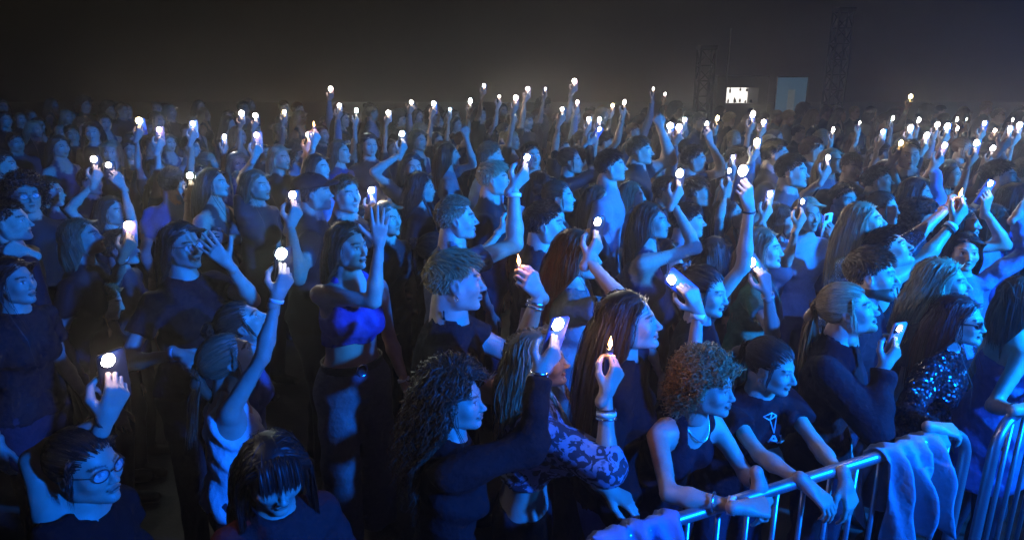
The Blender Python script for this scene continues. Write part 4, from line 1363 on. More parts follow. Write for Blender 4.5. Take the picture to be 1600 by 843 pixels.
add(0, (1192, 388, 72), 'f', 5, 0, 0, 'long', LB, S('tee', TEAL), "brown-haired woman in a green tee pointing a lit phone left", key='green',
    armR=ph(1173, 412, -38, -.40, c=TORCH_W, str=1.5, pole=(.3, -.3, -1), label="slanted phone with a glaring torch before the green tee woman"))
add(0, (1106, 602, 107), 'f', -34, -12, -6, 'curlyshort', (.20, .115, .045), S('tank', (.010, .012, .02)), "woman with short golden curls and a dark tank top leaning on the barrier", key='gold', lean=22, low=1.2,
    armR=('rest', at_z(1160, 792, 1.145), 'fist', dict(pole=(-1, -.5, -.35), dir=(1, .15, -.1), back=(0, -.4, 1))),
    armL=('rest', at_z(1186, 752, 1.135), 'drape', dict(pole=(.2, .6, -.5), dir=(.25, -.35, -.9), back=(.5, -.8, .3))))
add(0, (1206, 572, 98), 'f', -48, -18, -14, 'pony', (.028, .017, .012), S('tee', (.010, .010, .014), o=.016), "ponytailed woman in a printed black tee with arms over the barrier", key='print', lean=17, low=1.25,
    armR=('rest', at_z(1282, 776, 1.10), 'drape', dict(pole=(-.3, -.6, -.9), dir=(.7, -.4, -.6), back=(.4, -.5, .8))),
    armL=('rest', at_z(1322, 752, 1.08), 'drape', dict(pole=(.5, .3, -.8), dir=(.2, -.4, -.9), back=(.5, -.8, .4))))
add(0, (1326, 484, 93), 'f', -2, 4, 14, 'pony', (.33, .22, .11), S('long', (.011, .011, .015), o=.022), "fair ponytailed woman in a black sweatshirt with a phone at chest height", key='sweat',
    armR=ph(1402, 514, 8, -.12, c=TORCH_W, str=.45, pole=(-.3, -.3, -1), label="small phone lit at its top in the hand of the black sweatshirt woman"))
add(0, (1362, 428, 86), 'm', 0, 2, -2, 'short', BR, S('long', (.012, .012, .016)), "bearded man in dark clothes behind the fair ponytailed woman", beard=True)
add(0, (1388, 390, 72), 'm', 0, 4, 26, 'short', DK, S('tank', (.012, .012, .016)), "man in a black sleeveless top stretching a braceleted arm with a lighter", key='stretch',
    armR=('lighter', 1519, 290, 6, .0, dict(pole=(.1, -.2, -1), len=1.12, label="red lighter with a flame held between two outstretched hands", mat='red')))
add(0, (1350, 346, 74), 'f', 4, 4, 10, 'long', BL, S('three', (.1, .1, .12), mat=sequin_material("silver_sequins", (.35, .38, .45))), "blonde long-haired woman in silver sequin sleeves reaching forward", key='sequin',
    armR=hd(1492, 318, .06, 'pinch', pole=(.1, -.2, -1), len=1.2, dir=(.9, 0, .4)))
add(0, (1474, 442, 84), 'f', 0, 0, 6, 'wavy', (.36, .26, .14), S('tee', (.03, .04, .06)), "woman with long wavy blonde hair in profile near the right edge")
add(0, (1500, 500, 88), 'f', -8, -6, -2, 'longdark', RD, S('long', (.02, .02, .025), o=.016, mat=sequin_material("dark_glitter_jacket", (.03, .03, .04), 120)), "woman with dark red hair, sunglasses and a glittery jacket at the barrier", key='sun', lean=9,
    armR=('rest', at_z(1462, 668, 1.14), 'drape', dict(pole=(-.6, -.4, -.6), dir=(.95, .1, -.2), back=(0, -.3, 1))))
add(0, (1604, 470, 84), 'f', 26, 20, 0, 'lob', (.085, .06, .04), S('bandeau', (.10, .12, .26), skirt=.62, o=.014), "woman with straight brown hair in a pale strapless dress, right edge", key='dress',
    armR=('rest', at_z(1592, 640, 1.14), 'drape', dict(pole=(-.6, -.5, -.6), dir=(.9, .3, -.1), back=(0, -.3, 1))))
add(0, (1507, 394, 66), 'f', -72, -70, 2, 'lob', DK, S('long', (.10, .17, .32)), "smiling woman facing the camera in a light blue shirt, arm up", smile=1.0,
    armL=hd(1588, 338, -.1, 'relax', pole=(.3, 0, -1), dir=(.6, 0, .8)))
add(0, (1502, 348, 64), 'f', 0, 0, 4, 'bob', DK, S('tee', (.05, .08, .2)), "dark bobbed woman in profile below the red lighter",
    armL=ph(1545, 287, 20, .0, c=TORCH_C, str=1.0, pole=(.2, 0, -1), label="bluish-white phone torch just right of the red lighter"))
# --- left side
add(0, (22, 440, 82), 'f', -48, -40, 0, 'longdark', DK, S('tee', (.012, .012, .014)), "pale-faced woman with dark hair looking right at the left edge")
add(1, (14, 346, 70), 'm', -25, -20, 0, 'cropdark', DK, S('long', (.016, .016, .02)), "man at the left edge with his fist raised to his mouth", armR=hd(44, 396, -.14, 'fist', pole=(.2, -.2, -1), dir=(-.4, -.3, .3)))
add(1, (40, 306, 60), 'm', -78, -70, 0, 'curlyman', DK, S('tee', (.012, .012, .014)), "dark curly-haired man in glasses, back left", key='cman')
add(1, (130, 372, 70), 'f', -25, -18, 10, 'bob', LB, S('tee', BK), "fair bobbed woman in shadow left of the wristbanded arm")
add(1, (163, 470, 60), 'f', -8, -5, -20, 'bob', (.22, .14, .06), S('long', (.02, .015, .015)), "fair-haired person bowed low beneath the wristbanded arm", low=1.2)
add(1, (176, 330, 54), 'f', -40, -38, 0, 'long', BR, S('tee', BK), "woman holding two phones up side by side, far left",
    armR=ph(145, 250, 0, -.15, str=1.3, pole=(-.3, -.2, -1), label="left one of the two torches side by side at far left"), armL=ph(168, 259, 6, -.12, str=1.0, pole=(.2, -.2, -1), label="right one of the two torches side by side at far left"))
add(1, (335, 286, 70), 'f', -32, -22, 0, 'longdark', BR, S('tank', (.03, .03, .035)), "woman with long dark hair rimmed by light, behind the thin-glasses woman", armL=hd(352, 372, -.2, 'relax', pole=(.5, 0, -1)))
add(1, (402, 290, 52), 'f', -42, -38, 0, 'long', LB, S('tee', (.016, .018, .02)), "woman with a straight raised arm and phone, left of centre",
    armR=ph(399, 212, 4, -.1, str=.9, pole=(-.4, 0, -1), label="phone torch on the straight arm left of centre, above long fair hair"))
add(1, (438, 247, 46), 'f', -50, -40, 0, 'bob', BL, S('tee', BK), "blonde bobbed person standing behind the straight raised arm")
add(1, (270, 286, 50), 'm', 70, 60, 0, 'cropdark', DK, S('tee', (.14, .20, .34)), "man turned away in a light blue tee left of the rim-lit woman")
add(1, (490, 302, 66), 'm', 0, 2, 0, 'crop', DK, S('tee', (.014, .016, .02)), "man wearing a flat cap in profile, phone before him", key='cap',
    armR=ph(455, 306, 2, -.34, str=1.2, pole=(.2, -.2, -1), label="lit phone in front of the man in the flat cap"))
add(1, (541, 304, 62), 'm', -55, -50, 0, 'short', (.20, .12, .05), S('tee', BK), "smiling fair man in a black tee facing forward", smile=1.0)
add(1, (606, 342, 60), 'f', -45, -40, 0, 'lob', LB, S('long', (.012, .012, .014)), "woman with shoulder-length fair hair and dark jacket beside the bent elbow")
add(1, (532, 238, 48), 'f', -30, -25, 0, 'bob', LB, S('tee', NAVY), "fair-haired woman behind the smiling fair man")
add(1, (498, 262, 46), 'f', -40, -30, 0, 'long', BR, S('tee', (.10, .14, .22)), "woman raising a small lighter flame in the left crowd",
    armR=('lighter', 493, 192, 0, -.05, dict(pole=(-.3, 0, -1), label="tiny orange lighter flame raised in the left crowd", mat='blue')))
add(1, (645, 262, 50), 'f', -72, -68, 0, 'longdark', DK, S('tee', BK), "dark-haired woman in black facing forward under a bright torch",
    armR=ph(627, 210, 0, -.12, str=1.6, c=TORCH_C, pole=(-.4, 0, -1), label="bright greenish-white torch above the dark-haired woman in black"))
add(1, (702, 242, 44), 'f', 12, 8, 0, 'long', AU, S('tee', (.16, .16, .17)), "auburn-haired woman in a grey tee in profile with arm raised", armL=hd(728, 214, .05, 'fist', pole=(.3, 0, -1)))
add(1, (772, 280, 58), 'm', -5, 0, 0, 'messy', BL, S('tee', (.012, .012, .014)), "fair man with highlighted hair in a black tee, centre")
add(1, (766, 245, 46), 'm', 20, 10, 0, 'short', LB, S('tee', (.25, .3, .4)), "brown-haired man behind the highlighted hair man")
add(1, (874, 308, 60), 'f', 0, 0, 2, 'bun', BR, S('tee', BK), "woman with tied-back brown hair in profile right of centre")
add(1, (955, 260, 56), 'm', 0, 2, 3, 'short', DK, S('tee', (.16, .18, .22)), "slim-faced dark-haired man in a pale tee, head raised")
add(1, (935, 314, 54), 'f', 2, -5, 0, 'long', BR, S('tee', (.02, .02, .025)), "brown long-haired woman behind the auburn-haired phone holder")
add(1, (988, 306, 50), 'f', 0, 0, 0, 'long', LB, S('tee', (.05, .05, .06)), "fair long-haired woman left of the brightest torch pair")
add(1, (1018, 346, 68), 'f', 2, -8, 4, 'long', BR, S('tank', (.02, .025, .06)), "woman with long brown hair and dark top, bare arm raised",
    armR=ph(1060, 272, 4, -.08, str=2.4, pole=(.1, -.2, -1), len=1.1, label="brightest phone torch, on the bare raised arm right of centre"))
add(1, (1238, 268, 54), 'm', -12, -8, 0, 'short', DK, S('tee', (.03, .06, .07)), "young man with thick dark hair and dark green tee looking right")
add(1, (1212, 241, 48), 'm', 0, 0, 0, 'cropdark', DK, S('tee', (.02, .02, .03)), "man with cropped dark hair behind the thick dark hair man")
add(1, (1331, 262, 46), 'm', -60, -50, 0, 'messy', BR, S('tee', (.03, .04, .06)), "tousle-haired man facing forward, right of the raised arm")
add(1, (1222, 346, 58), 'f', 4, 0, 0, 'bob', BR, S('tee', (.04, .05, .08)), "woman with a brown bob and patterned collar in profile",
    armR=ph(1201, 304, 4, -.25, str=1.1, pole=(.2, -.2, -1), label="lit phone above the brown bobbed woman"))
add(1, (1262, 336, 58), 'f', -55, -50, 0, 'bob', BL, S('tee', (.30, .34, .42)), "blonde bobbed woman hidden behind her own phone",
    armR=ph(1252, 316, 0, -.30, str=.7, c=TORCH_Y, pole=(-.2, -.3, -1), label="phone with warm light covering the blonde bobbed woman's face"),
    armL=ph(1292, 340, 0, -.25, on=False, pole=(.3, -.2, -1), label="unlit pale phone right of the blonde bobbed woman"))
add(1, (1318, 312, 52), 'm', -45, -40, 0, 'short', DK, S('tee', (.10, .15, .30)), "serious dark-haired boy facing forward in a blue tee",
    armR=ph(1292, 247, 2, .02, str=1.2, pole=(-.2, 0, -1), label="torch on the vertical bare arm above the serious boy"))
add(1, (1380, 326, 58), 'f', 2, 0, 2, 'bun', BR, S('tee', (.05, .07, .12)), "brown-haired woman in profile just behind the sequin sleeves")
add(1, (1420, 243, 50), 'm', -82, -75, 0, 'crop', BR, S('long', (.010, .010, .012)), "broad man in a black top facing forward at right", w=1.1)
add(1, (1372, 282, 48), 'm', 0, 0, 5, 'short', DK, S('tee', (.06, .07, .09)), "man with bare diagonal arm holding a warm torch",
    armR=ph(1406, 224, 14, -.06, str=1.2, c=TORCH_Y, pole=(.1, -.2, -1), label="warm yellowish torch at the end of a diagonal bare arm"))
add(1, (1432, 302, 54), 'f', 10, 10, 0, 'longdark', DK, S('long', (.14, .22, .42)), "long dark-haired person in a light blue shirt seen from behind, arm up",
    armR=ph(1474, 228, 12, -.05, str=1.3, pole=(.1, -.2, -1), label="torch above the light blue shirt sleeve at right"))
add(1, (1562, 276, 54), 'm', 5, 0, 5, 'short', DK, S('tee', (.14, .18, .28)), "man in a pale tee at right reaching a phone up",
    armR=ph(1576, 202, 10, -.05, str=1.1, pole=(.1, -.2, -1), label="torch above the pale tee man near the right edge"))
add(1, (1590, 310, 56), 'f', 0, 5, 3, 'longdark', DK, S('long', (.05, .08, .25)), "dark-haired woman in blue at the right edge, middle height",
    armL=ph(1594, 330, 0, -.3, str=.9, c=TORCH_C, pole=(.3, 0, -1), label="bluish torch at the right edge, middle height"))
add(1, (1090, 300, 50), 'm', 5, 0, 0, 'messy', BR, S('tee', (.02, .02, .03)), "tousled brown-haired man right of the brightest torch")
add(1, (1075, 345, 56), 'm', 5, 5, 0, 'short', DK, S('tee', (.20, .24, .32)), "dark-haired man in a pale tee left of the long straight arm")
add(1, (1140, 335, 54), 'f', -5, 0, 6, 'long', DK, S('tank', (.2, .24, .3)), "dark long-haired woman with both hands lifted near the long straight arm",
    armR=ph(1138, 268, 0, -.12, str=.8, pole=(-.1, -.2, -1), label="smaller torch just left of the brilliant straight-arm torch"))
add(1, (1042, 300, 46), 'm', -5, 0, 0, 'cropdark', DK, S('tee', (.03, .03, .04)), "man with cropped hair half hidden by the brightest torch")
add(1, (1085, 250, 46), 'm', 5, 0, 0, 'cropdark', BR, S('tee', (.05, .05, .06)), "man with short brown hair above the brightest torch",
    armL=ph(1103, 194, 6, .05, str=.9, pole=(.2, 0, -1), label="torch on a thin arm above the short brown hair man"))
add(1, (1155, 250, 46), 'm', 0, 0, 0, 'crop', BR, S('tee', (.20, .24, .3)), "man with a shaved head above the brilliant straight-arm torch",
    armR=ph(1144, 247, 0, -.2, str=.8, c=TORCH_C, pole=(-.1, -.2, -1), label="small torch in front of the shaved-head man"))
add(1, (1000, 236, 46), 'm', 2, -5, 0, 'short', LB, S('tee', (.02, .02, .02)), "broad-backed man in black with spiky fair hair", w=1.12,
    armL=hd(1032, 200, .05, 'fist', pole=(.2, 0, -1)))
add(1, (830, 244, 44), 'm', -70, -60, 0, 'short', DK, S('tee', (.012, .012, .014)), "man in black facing forward behind the fair men")
add(1, (892, 252, 46), 'f', -5, 0, 0, 'bun', DK, S('long', (.012, .012, .015)), "dark-haired person in black with a phone arm stretched right",
    armR=ph(935, 202, 30, -.05, str=.9, c=TORCH_C, pole=(.1, -.2, -1), label="torch on the blue phone stretched out over the centre"))
add(1, (1440, 340, 56), 'f', 0, 0, 0, 'curlyshort', DK, S('tee', (.02, .02, .03)), "dark-curled person between the two outstretched arms and the bearded man")
add(1, (1555, 345, 58), 'f', 2, 0, 3, 'long', BR, S('tee', (.16, .2, .34)), "brown-haired woman in a pale blue tee behind the smiling woman")
add(1, (1300, 252, 44), 'f', -20, -25, 0, 'long', BL, S('tee', (.1, .12, .18)), "blonde long-haired woman left of the serious boy's raised arm")
add(1, (1040, 402, 66), 'f', 5, 0, 0, 'long', DK, S('tee', (.02, .02, .025)), "dark long-haired woman below the bare raised arm")
add(1, (1118, 396, 62), 'f', 60, 50, 0, 'longdark', DK, S('tee', (.02, .025, .03)), "dark-haired woman turned away beneath the long straight arm")

JS = {}
ALL = []
for tier, spc in PEOPLE:
    J = person(spc, tier)
    ALL.append(J)
    if spc.get('key'): JS[spc['key']] = J

# --- worn details
FRAME = simple("glasses_frame", (.012, .012, .014), .3)
def lens_material(name, c, alpha):
    m, nt, b = new_mat(name)
    b.inputs["Base Color"].default_value = (*c, 1); b.inputs["Roughness"].default_value = .05
    b.inputs["Alpha"].default_value = alpha
    tc = node(nt, "ShaderNodeTexNoise"); tc.inputs["Scale"].default_value = 9
    bp = node(nt, "ShaderNodeBump"); bp.inputs["Strength"].default_value = .02
    nt.links.new(tc.outputs[0], bp.inputs["Height"]); nt.links.new(bp.outputs[0], b.inputs["Normal"])
    return m
CLEAR, TINTED = lens_material("clear_lens", (.9, .9, .95), .13), lens_material("dark_lens", (.005, .005, .008), .97)
glasses(JS['glasses'], CLEAR, FRAME); glasses(JS['glasses2'], CLEAR, SILVER); glasses(JS['cman'], CLEAR, FRAME); glasses(JS['sun'], TINTED, FRAME, True)
for key, side, bands in (
    ('glasses', 'R', ((.97, BLACKBAND, .008),)), ('raise', 'R', ((.94, WHITEBAND, .012),)), ('arm6', 'R', ((.93, WHITEBAND, .022), (.80, BLACKBAND, .008))),
    ('crop', 'L', ((.92, WHITEBAND, .018),)), ('man', 'L', ((.86, SILVER, .010), (.80, SILVER, .006))), ('curl', 'R', ((1.0, SILVER, .012), (.93, WHITEBAND, .014), (.86, SILVER, .008))),
    ('blouse', 'R', ((.78, BLACKBAND, .006), (.72, WHITEBAND, .012), (.66, SILVER, .006))), ('blouse', 'L', ((.94, BLACKBAND, .012), (.86, SILVER, .008), (.80, BLACKBAND, .006))),
    ('gold', 'R', ((.86, WHITEBAND, .022), (.62, SILVER, .006))), ('gold', 'L', ((.95, BLACKBAND, .020),)), ('print', 'R', ((.86, WHITEBAND, .020), (.95, SILVER, .008))),
    ('stretch', 'R', ((.90, WHITEBAND, .020), (.82, BLACKBAND, .012))), ('sequin', 'R', ((.95, BLACKBAND, .006),)), ('sun', 'R', ((.90, SILVER, .008), (.82, BLACKBAND, .010))),
    ('dress', 'R', ((.92, BLACKBAND, .012),)), ('bow', 'R', ((.92, WHITEBAND, .018),)), ('bow', 'L', ((.92, BLACKBAND, .008),)), ('fair', 'R', ((.86, WHITEBAND, .018),)),
    ('glasses2', 'R', ((.92, WHITEBAND, .018),)), ('green', 'R', ((.92, WHITEBAND, .014),))):
    for t, mt, w_ in bands:
        band(JS[key], side, t, mt, 'wristband' if mt is not SILVER else 'bracelet', w_)
def necklace(J, mat, drop=.16, rad=.0032, beads=False):
    tor = J['tor']; pts = []
    for a in np.linspace(-math.pi * .5, math.pi * 1.5, 40, endpoint=False):
        f = (1 + math.sin(a)) / 2
        pts.append(tor(.078 * math.cos(a) * (1 - .25 * f), -.045 + (.150 - .0) * f, 1.445 - drop * f ** 1.6) - J['root'])
    m = MB(); m.tube(pts, rad, 6, True)
    return m.build("necklace", mat, J['ob'])
necklace(JS['glasses'], SILVER, .15, .0045); necklace(JS['gold'], SILVER, .08, .003); necklace(JS['green'], SILVER, .10)
def earrings(J):
    for sg in (-1, 1):
        m = MB(); m.tube([(sg * .081, -.006 + .008 * math.cos(a), -.046 + .009 * math.sin(a)) for a in np.linspace(0, 6.28, 12, endpoint=False)], .0014, 5, True)
        head_thing(J, m, 'earring', SILVER)
for k in ('man', 'print', 'gold', 'sweat'): earrings(JS[k])
# belt of the wide-trousered woman
J = JS['crop']; m = MB()
ring = [J['tor'](.147 * math.cos(a), .101 * math.sin(a), 1.010) - J['root'] for a in np.linspace(0, 2 * math.pi, 36, endpoint=False)]
for dz in (-.016, -.008, 0, .008, .016): m.tube([p + (0, 0, dz) for p in ring], .0065, 6, True)
bel = m.build("belt", BLACKBAND, J['ob'])
m = MB(); c = J['tor'](0, .110, 1.010) - J['root']
f = J['B'] @ np.array([1.0, 0, 0])
m.tube([c + f * .026 * math.cos(a) + np.array([0, 0, .030]) * math.sin(a) for a in np.linspace(0, 6.28, 18, endpoint=False)], .005, 6, True)
link("buckle", m.mesh("buckle", SILVER), bel)
# flat cap
J = JS['cap']
V, Q = nets(lambda P: smin(np.maximum(sd_ell(P, (0, -.015, .055), (.092, .112, .075)), .045 - P[:, 2]), np.maximum(sd_ell(P, (0, .10, .052), (.075, .065, .014)), -.09 + 0 * P[:, 2]), .012), (-.12, -.15, .0), (.12, .19, .15), .008, .006)
o_ = link("cap", make_mesh("cap", V, Q, [CLOTH], tint=np.tile((.015, .015, .018), (len(V), 1))), J['ob']); o_.matrix_local = J['HMx']
# hair bow, scrunchies and hair clips
m = MB()
for sg in (-1, 1):
    m.tube([(0, -.10, .105), (sg * .025, -.105, .122), (sg * .05, -.11, .112), (sg * .045, -.108, .095), (sg * .02, -.103, .098), (0, -.10, .105)], [.006, .010, .011, .010, .009, .006], 8)
head_thing(JS['bow'], m, "hair_bow", BLACKBAND)
for k in ('sweat', 'print', 'raise', 'glasses'):
    m = MB(); m.tube([(.015 * math.cos(a), -.124, .045 + .015 * math.sin(a)) for a in np.linspace(0, 6.28, 14, endpoint=False)], .006, 6, True)
    head_thing(JS[k], m, "hair_tie", BLACKBAND)
for i in range(4):
    m = MB(); x0 = .064 + .004 * i
    m.tube([(x0, .045 - .018 * i, .075 - .010 * i), (x0 + .012, .018 - .018 * i, .058 - .010 * i)], .0026, 6)
    head_thing(JS['sun'], m, "hair_clip", SILVER)
# print on the black tee: angular mark over the letters AL
PRINT = simple("white_print", (.6, .6, .62), .8, noise=.15)
J = JS['print']
def on_chest(x, z):                       # march to the surface of the tee
    fn = fields(J, J['spec'])[1]
    p = J['tor'](x, .22, z); d_ = -(J['T'] @ np.array([0, 1.0, 0]))
    for _ in range(40):
        p = p + d_ * max(float(fn(p[None].astype(np.float32))[0]), .0005) * .7
    return p - d_ * .011 - J['root']
def stroke(pts, w, name="print"):
    P3 = [on_chest(-p[0] * .9 - .015, 1.245 + (p[1] - 1.05) * .62) for p in pts]
    m = MB()
    for a, b in zip(P3[:-1], P3[1:]): m.tube([a, (a + b) / 2, b], w, 6)
    return m
prt = MB()
for pts in ([(-.045, 1.245), (.0, 1.27), (.03, 1.24), (-.015, 1.225), (-.045, 1.245)], [(.0, 1.27), (-.012, 1.225), (.02, 1.12)], [(.03, 1.24), (.034, 1.20), (.02, 1.12)]):
    mm = stroke(pts, .0024); [prt.add(v, []) for v in ()]
    off_ = prt.n; prt.V += mm.V; prt.F += [[i + off_ for i in f_] for f_ in mm.F]; prt.n += mm.n
prt.build("printed_mark", PRINT, J['ob'])
for pts in (([(-.005, 1.05), (.018, 1.105), (.041, 1.05)], [(.004, 1.07), (.032, 1.07)]), ([(.055, 1.105), (.055, 1.05), (.082, 1.05)],)):
    g = MB()
    for q in pts:
        mm = stroke(q, .0048); off_ = g.n; g.V += mm.V; g.F += [[i + off_ for i in f_] for f_ in mm.F]; g.n += mm.n
    g.build("letter", PRINT, J['ob'])

# --- the packed crowd further back: copies of a few built figures
SHIRTS = [(.012, .012, .014), (.02, .022, .03), (.05, .055, .07), (.16, .18, .22), (.02, .03, .07), (.06, .02, .02)]
TEMPL = []
def templ(sex, hair_list, shirt, **kw):
    TEMPL.append((person(dict(sex=sex, at=(0, 0), yaw=0, hair=None, shirt=shirt, nodev=True, h=1.70, **kw), 2), hair_list))
MH, FH = ['short', 'crop', 'cropdark', 'messy', 'curlyman'], ['long', 'longdark', 'bob', 'bun', 'pony', 'wavy']
templ('m', MH, S('tee', SHIRTS[0])); templ('f', FH, S('tee', SHIRTS[1])); templ('m', MH, S('long', SHIRTS[2])); templ('f', FH, S('long', SHIRTS[0]))
templ('m', MH, S('tee', SHIRTS[3])); templ('f', FH, S('tank', SHIRTS[4]))
N_PLAIN = len(TEMPL)
w1 = dict(pole=(0, -.2, -1), n=(.85, -.5, .05))
for sex, hl, sh, wR in (('m', MH, S('tee', SHIRTS[0]), (.22, -.22, 2.02)), ('f', FH, S('tee', SHIRTS[1]), (.16, -.16, 2.06)), ('f', FH, S('long', SHIRTS[0]), (.32, -.10, 1.92)), ('m', MH, S('long', SHIRTS[3]), (.12, -.24, 2.10)), ('f', FH, S('tank', SHIRTS[4]), (.26, -.28, 1.86))):
    templ(sex, hl, sh, armR=('phone', 0, 0, 6, 0, dict(w=wR, **w1)))
for J, _ in TEMPL:
    col.objects.unlink(J['ob'])
def place(ti, pos, yaw, sc, label, group):
    J, hl = TEMPL[ti]
    o = J['ob'].copy(); col.objects.link(o)
    o.location = (pos[0], pos[1], 0); o.rotation_euler = (0, 0, R(yaw)); o.scale = (sc,) * 3
    k = random.uniform(.6, 1.15); o.color = (.42 * k, .28 * k, .21 * k, 1)
    tag(o, label, "person", group)
    st = random.choice(hl)
    h = link("hair", hair_mesh(st), o); h.matrix_local = J['HMx'] @ Matrix.Rotation(R(random.uniform(-25, 25)) * 0, 4, 'Z')
    c = random.choice([DK, DK, BR, BR, LB, BL, AU]); h.color = (*c, 1)
    return o
taken = [J['root'][:2] + (J['head'] - J['root'])[:2] * .7 for J in ALL]
def free(p, r): return all((p[0] - q[0]) ** 2 + (p[1] - q[1]) ** 2 > r * r for q in taken)
FAR_T = [(517, 139, 2), (757, 134, 1), (825, 139, 1), (853, 139, .6), (898, 127, 1.5), (643, 160, 1.2), (678, 162, 1.3), (736, 158, 1.6), (807, 153, 1.3), (806, 173, .8), (903, 160, 1), (879, 171, .7),
         (958, 165, 1), (977, 160, 1.3), (1022, 139, .8), (1040, 147, .8), (378, 177, 2), (399, 181, 2), (445, 175, 1), (531, 165, 1), (558, 173, 1.2), (607, 176, 1.4), (217, 189, 1.5), (352, 214, 1), (483, 211, 1),
         (921, 186, 1), (938, 187, 1), (1048, 197, 1.6), (1062, 199, 1.5), (1070, 187, 1), (1122, 185, 1.8), (1178, 179, 1.4), (1194, 191, 1.2), (1184, 222, 1.6), (1424, 151, 1.5), (1396, 185, 1.6), (1424, 200, 1.8),
         (1437, 188, 1.5), (1450, 212, 1.2), (1466, 195, 2), (1482, 198, 1.5), (1496, 187, 1.8), (1497, 201, 1.5), (1303, 203, 1.4), (1556, 204, 1), (1595, 196, 1.2), (1528, 224, 1), (1553, 232, 1.3), (298, 275, 1.2), (582, 298, 1.2), (302, 193, .4), (1511, 186, .7), (1540, 193, .8), (1584, 187, .7), (1381, 206, .6), (1345, 192, .5), (704, 171, .6), (781, 151, .6), (250, 203, .6)]
YEL = {(217, 189), (958, 165), (1122, 185), (1184, 222), (1424, 151), (445, 175)}
ONES = "first second third fourth fifth sixth seventh eighth ninth tenth eleventh twelfth thirteenth fourteenth fifteenth sixteenth seventeenth eighteenth nineteenth".split()
def ordinal(n):
    if n < 20: return ONES[n - 1]
    t, u = divmod(n, 10)
    return {2: "twent", 3: "thirt", 4: "fort", 5: "fift"}[t] + ("ieth" if u == 0 else "y-" + ONES[u - 1])
FAR_T.sort()
for i, (x, y, b) in enumerate(FAR_T):
    ti = N_PLAIN + random.randrange(len(TEMPL) - N_PLAIN)
    J, hl = TEMPL[ti]
    M = J['MR']; led = M @ Vector((-.012, .056, .02))
    best = None
    for yaw in np.linspace(-45, 15, 9):
        for sc in np.linspace(.90, 1.10, 9):
            q = at_z(x, y, led.z * sc)
            if not (5.0 < q[1] < 13.5): continue
            c, s_ = math.cos(R(yaw)), math.sin(R(yaw))
            root = np.array([q[0] - sc * (c * led.x - s_ * led.y), q[1] - sc * (s_ * led.x + c * led.y)])
            gap = min((math.hypot(root[0] - t[0], root[1] - t[1]) for t in taken), default=9)
            cost = -min(gap, .5) * 4 + random.random() * .6 + abs(q[1] - 10) * .08 + abs(sc - 1) * 3
            if best is None or cost < best[0]: best = (cost, root, yaw, sc)
    if best is None:
        yaw, sc = -10, 1.10 if y < 150 else .9
        q = at_z(x, y, min(led.z * sc, 2.30)); 
        if q[1] > 13.5 or q[1] < 0: q = at_depth(x, y, 13.0)
        sc = q[2] / led.z
        c, s_ = math.cos(R(yaw)), math.sin(R(yaw))
        best = (0, np.array([q[0] - sc * (c * led.x - s_ * led.y), q[1] - sc * (s_ * led.x + c * led.y)]), yaw, sc)
    _, root, yaw, sc = best
    taken.append(root)
    o = place(ti, root, yaw, sc, f"distant person holding the {ordinal(i + 1)} torch from the left in the hazy back", "distant people holding up phones")
    Mw = Matrix.Translation((root[0], root[1], 0)) @ Matrix.Rotation(R(yaw), 4, 'Z') @ Matrix.Scale(sc, 4) @ M
    cc = TORCH_Y if (x, y) in YEL else random.choice([TORCH_W, TORCH_W, (1, .97, .92), TORCH_C])
    phone(Mw, b, cc, f"phone torch, {ordinal(i + 1)} from the left among those in the hazy back rows", "distant phone torches", True, random.randrange(4), True)
ANCHORS = {"woman in round glasses": (135, 728), "white strap top woman": (360, 560), "woman in thin glasses": (286, 384), "crop top woman": (545, 385), "tousle-haired young man": (712, 440),
           "man in the flat cap": (490, 302), "smiling fair man": (541, 304), "rim-lit long-haired woman": (335, 286), "curly man in glasses": (40, 306), "woman in black under the bright torch": (645, 262),
           "auburn woman in grey": (702, 242), "highlighted-hair man": (772, 280), "dark-haired man in profile": (852, 350), "auburn phone holder": (903, 398), "slim-faced man": (955, 260),
           "broad-backed man": (1000, 236), "brightest torch": (1060, 272), "long straight arm": (1158, 268), "green tee woman": (1192, 388), "thick-haired young man": (1238, 268),
           "serious boy": (1318, 312), "sequin-sleeved blonde": (1350, 346), "broad man in black": (1420, 243), "red lighter": (1519, 290), "pale tee man at right": (1562, 276),
           "light blue shirt": (1432, 302), "blue banner": (1236, 160), "lit hatch": (1160, 165), "greenish-white torch": (627, 210), "two torches at far left": (156, 254), "straight arm left of centre": (399, 240), "lighter flame": (493, 192)}
HN = {DK: "dark-haired", BR: "brown-haired", LB: "light-brown-haired", BL: "blonde", AU: "auburn-haired"}
TN = ["man in a black tee", "woman in a dark tee", "man in a grey long-sleeved top", "woman in a black long-sleeved top", "man in a pale tee", "woman in a navy strap top"]
def to_px(p):
    q = np.asarray(p, float) - CAM
    d = q[1] * CP - q[2] * SP
    return 800 + FPX * q[0] / d, 421.5 + FPX * (-q[1] * SP - q[2] * CP) / d
USED = {}
count = 0
y = 3.9
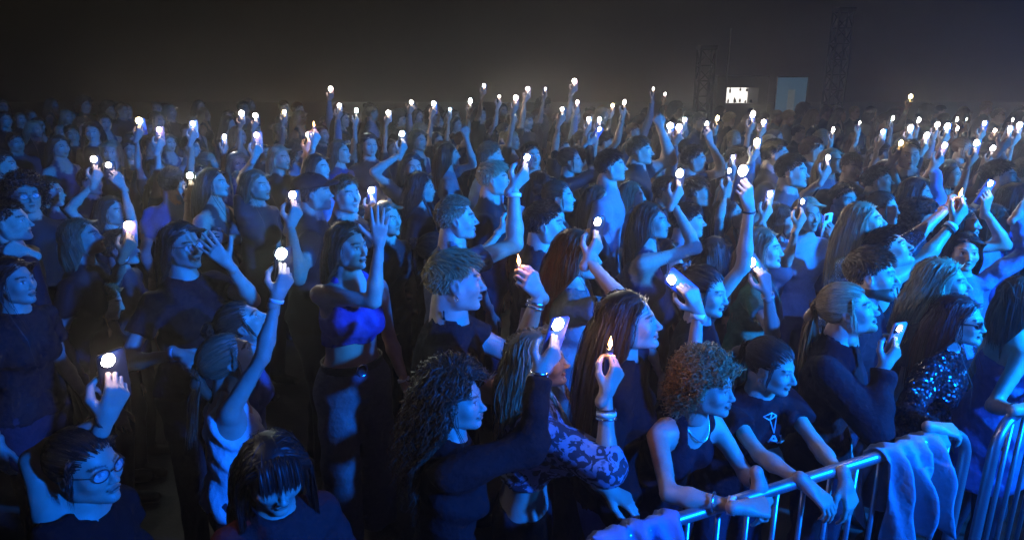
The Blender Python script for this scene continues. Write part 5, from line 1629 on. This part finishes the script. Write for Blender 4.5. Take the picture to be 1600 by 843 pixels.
while y < 13.2:
    half = (y + .9) * .80
    x = -half + random.uniform(0, .5)
    while x < half:
        p = (x + random.uniform(-.16, .16), y + random.uniform(-.18, .18))
        if free(p, .46 if y > 5 else .56) and count < 180 and not (y < 4.6 and x < -1.5 and random.random() < .5):
            taken.append(np.array(p)); count += 1
            yw = random.gauss(-24 if x < 0 else -16, 22)
            ti = random.randrange(N_PLAIN)
            o = place(ti, p, yw, random.uniform(.93, 1.06), None, None)
            if y < 9.2:
                hx, hy = to_px((p[0], p[1], 1.6))
                hc = next((HN[k] for k in HN if np.allclose(k, o.children[0].color[:3], atol=1e-4)), "dark-haired")
                for name, (ax_, ay_) in sorted(ANCHORS.items(), key=lambda kv: math.hypot(kv[1][0] - hx, kv[1][1] - hy)):
                    rel = "above" if hy < ay_ - 1.2 * abs(hx - ax_) else ("left of" if hx < ax_ else "right of")
                    lab = f"{hc} {TN[ti]} {rel} the {name}"
                    if len(lab.replace('-', ' ').split()) > 15: lab = f"{hc} {TN[ti].split(' in ')[0]} {rel} the {name}"
                    if lab not in USED: break
                USED[lab] = 1
                tag(o, lab, group="people deep in the crowd")
            else:
                tag(o, "indistinct person without a phone fading into the haze at the far back", group="people at the hazy back")
        x += random.uniform(.56, .80) * (1.0 if y < 8 else 1.15)
    y += .62 if y < 8 else .80
print("fillers", count)

# --- phones and lighters in the hands of the nearer people
for i, (M, kind, strength, c, label, group, on) in enumerate(DEVICES):
    if kind == 'lighter':
        lighter(M, strength, label, group, LIGHTER_RED if 'red' in label else LIGHTER_BLUE)
    else:
        case = 1 if 'pale' in label else (2 if 'blue phone' in label else (0, 0, 3, 0, 2)[i % 5])
        phone(M, strength, c, label, group, on, case)

# ------------------------------------------------------------------ haze: even smoke in the air of the whole place
hz = bpy.data.meshes.new("haze")
b = MB(); b.box((0, 18, 4.2), (72, 58, 10.6)); hz = b.mesh("haze", BLACK, False); hz.materials.clear()
hm = bpy.data.materials.new("haze_smoke"); hm.use_nodes = True
ht = hm.node_tree
for n_ in list(ht.nodes):
    if n_.type != 'OUTPUT_MATERIAL': ht.nodes.remove(n_)
pv = ht.nodes.new("ShaderNodeVolumePrincipled")
pv.inputs["Color"].default_value = (.94, .86, .80, 1)
pv.inputs["Density"].default_value = 0.010
pv.inputs["Anisotropy"].default_value = 0.72
ht.links.new(pv.outputs[0], ht.nodes["Material Output"].inputs["Volume"])
hz.materials.append(hm)
tag(link("haze", hz), kind="stuff")
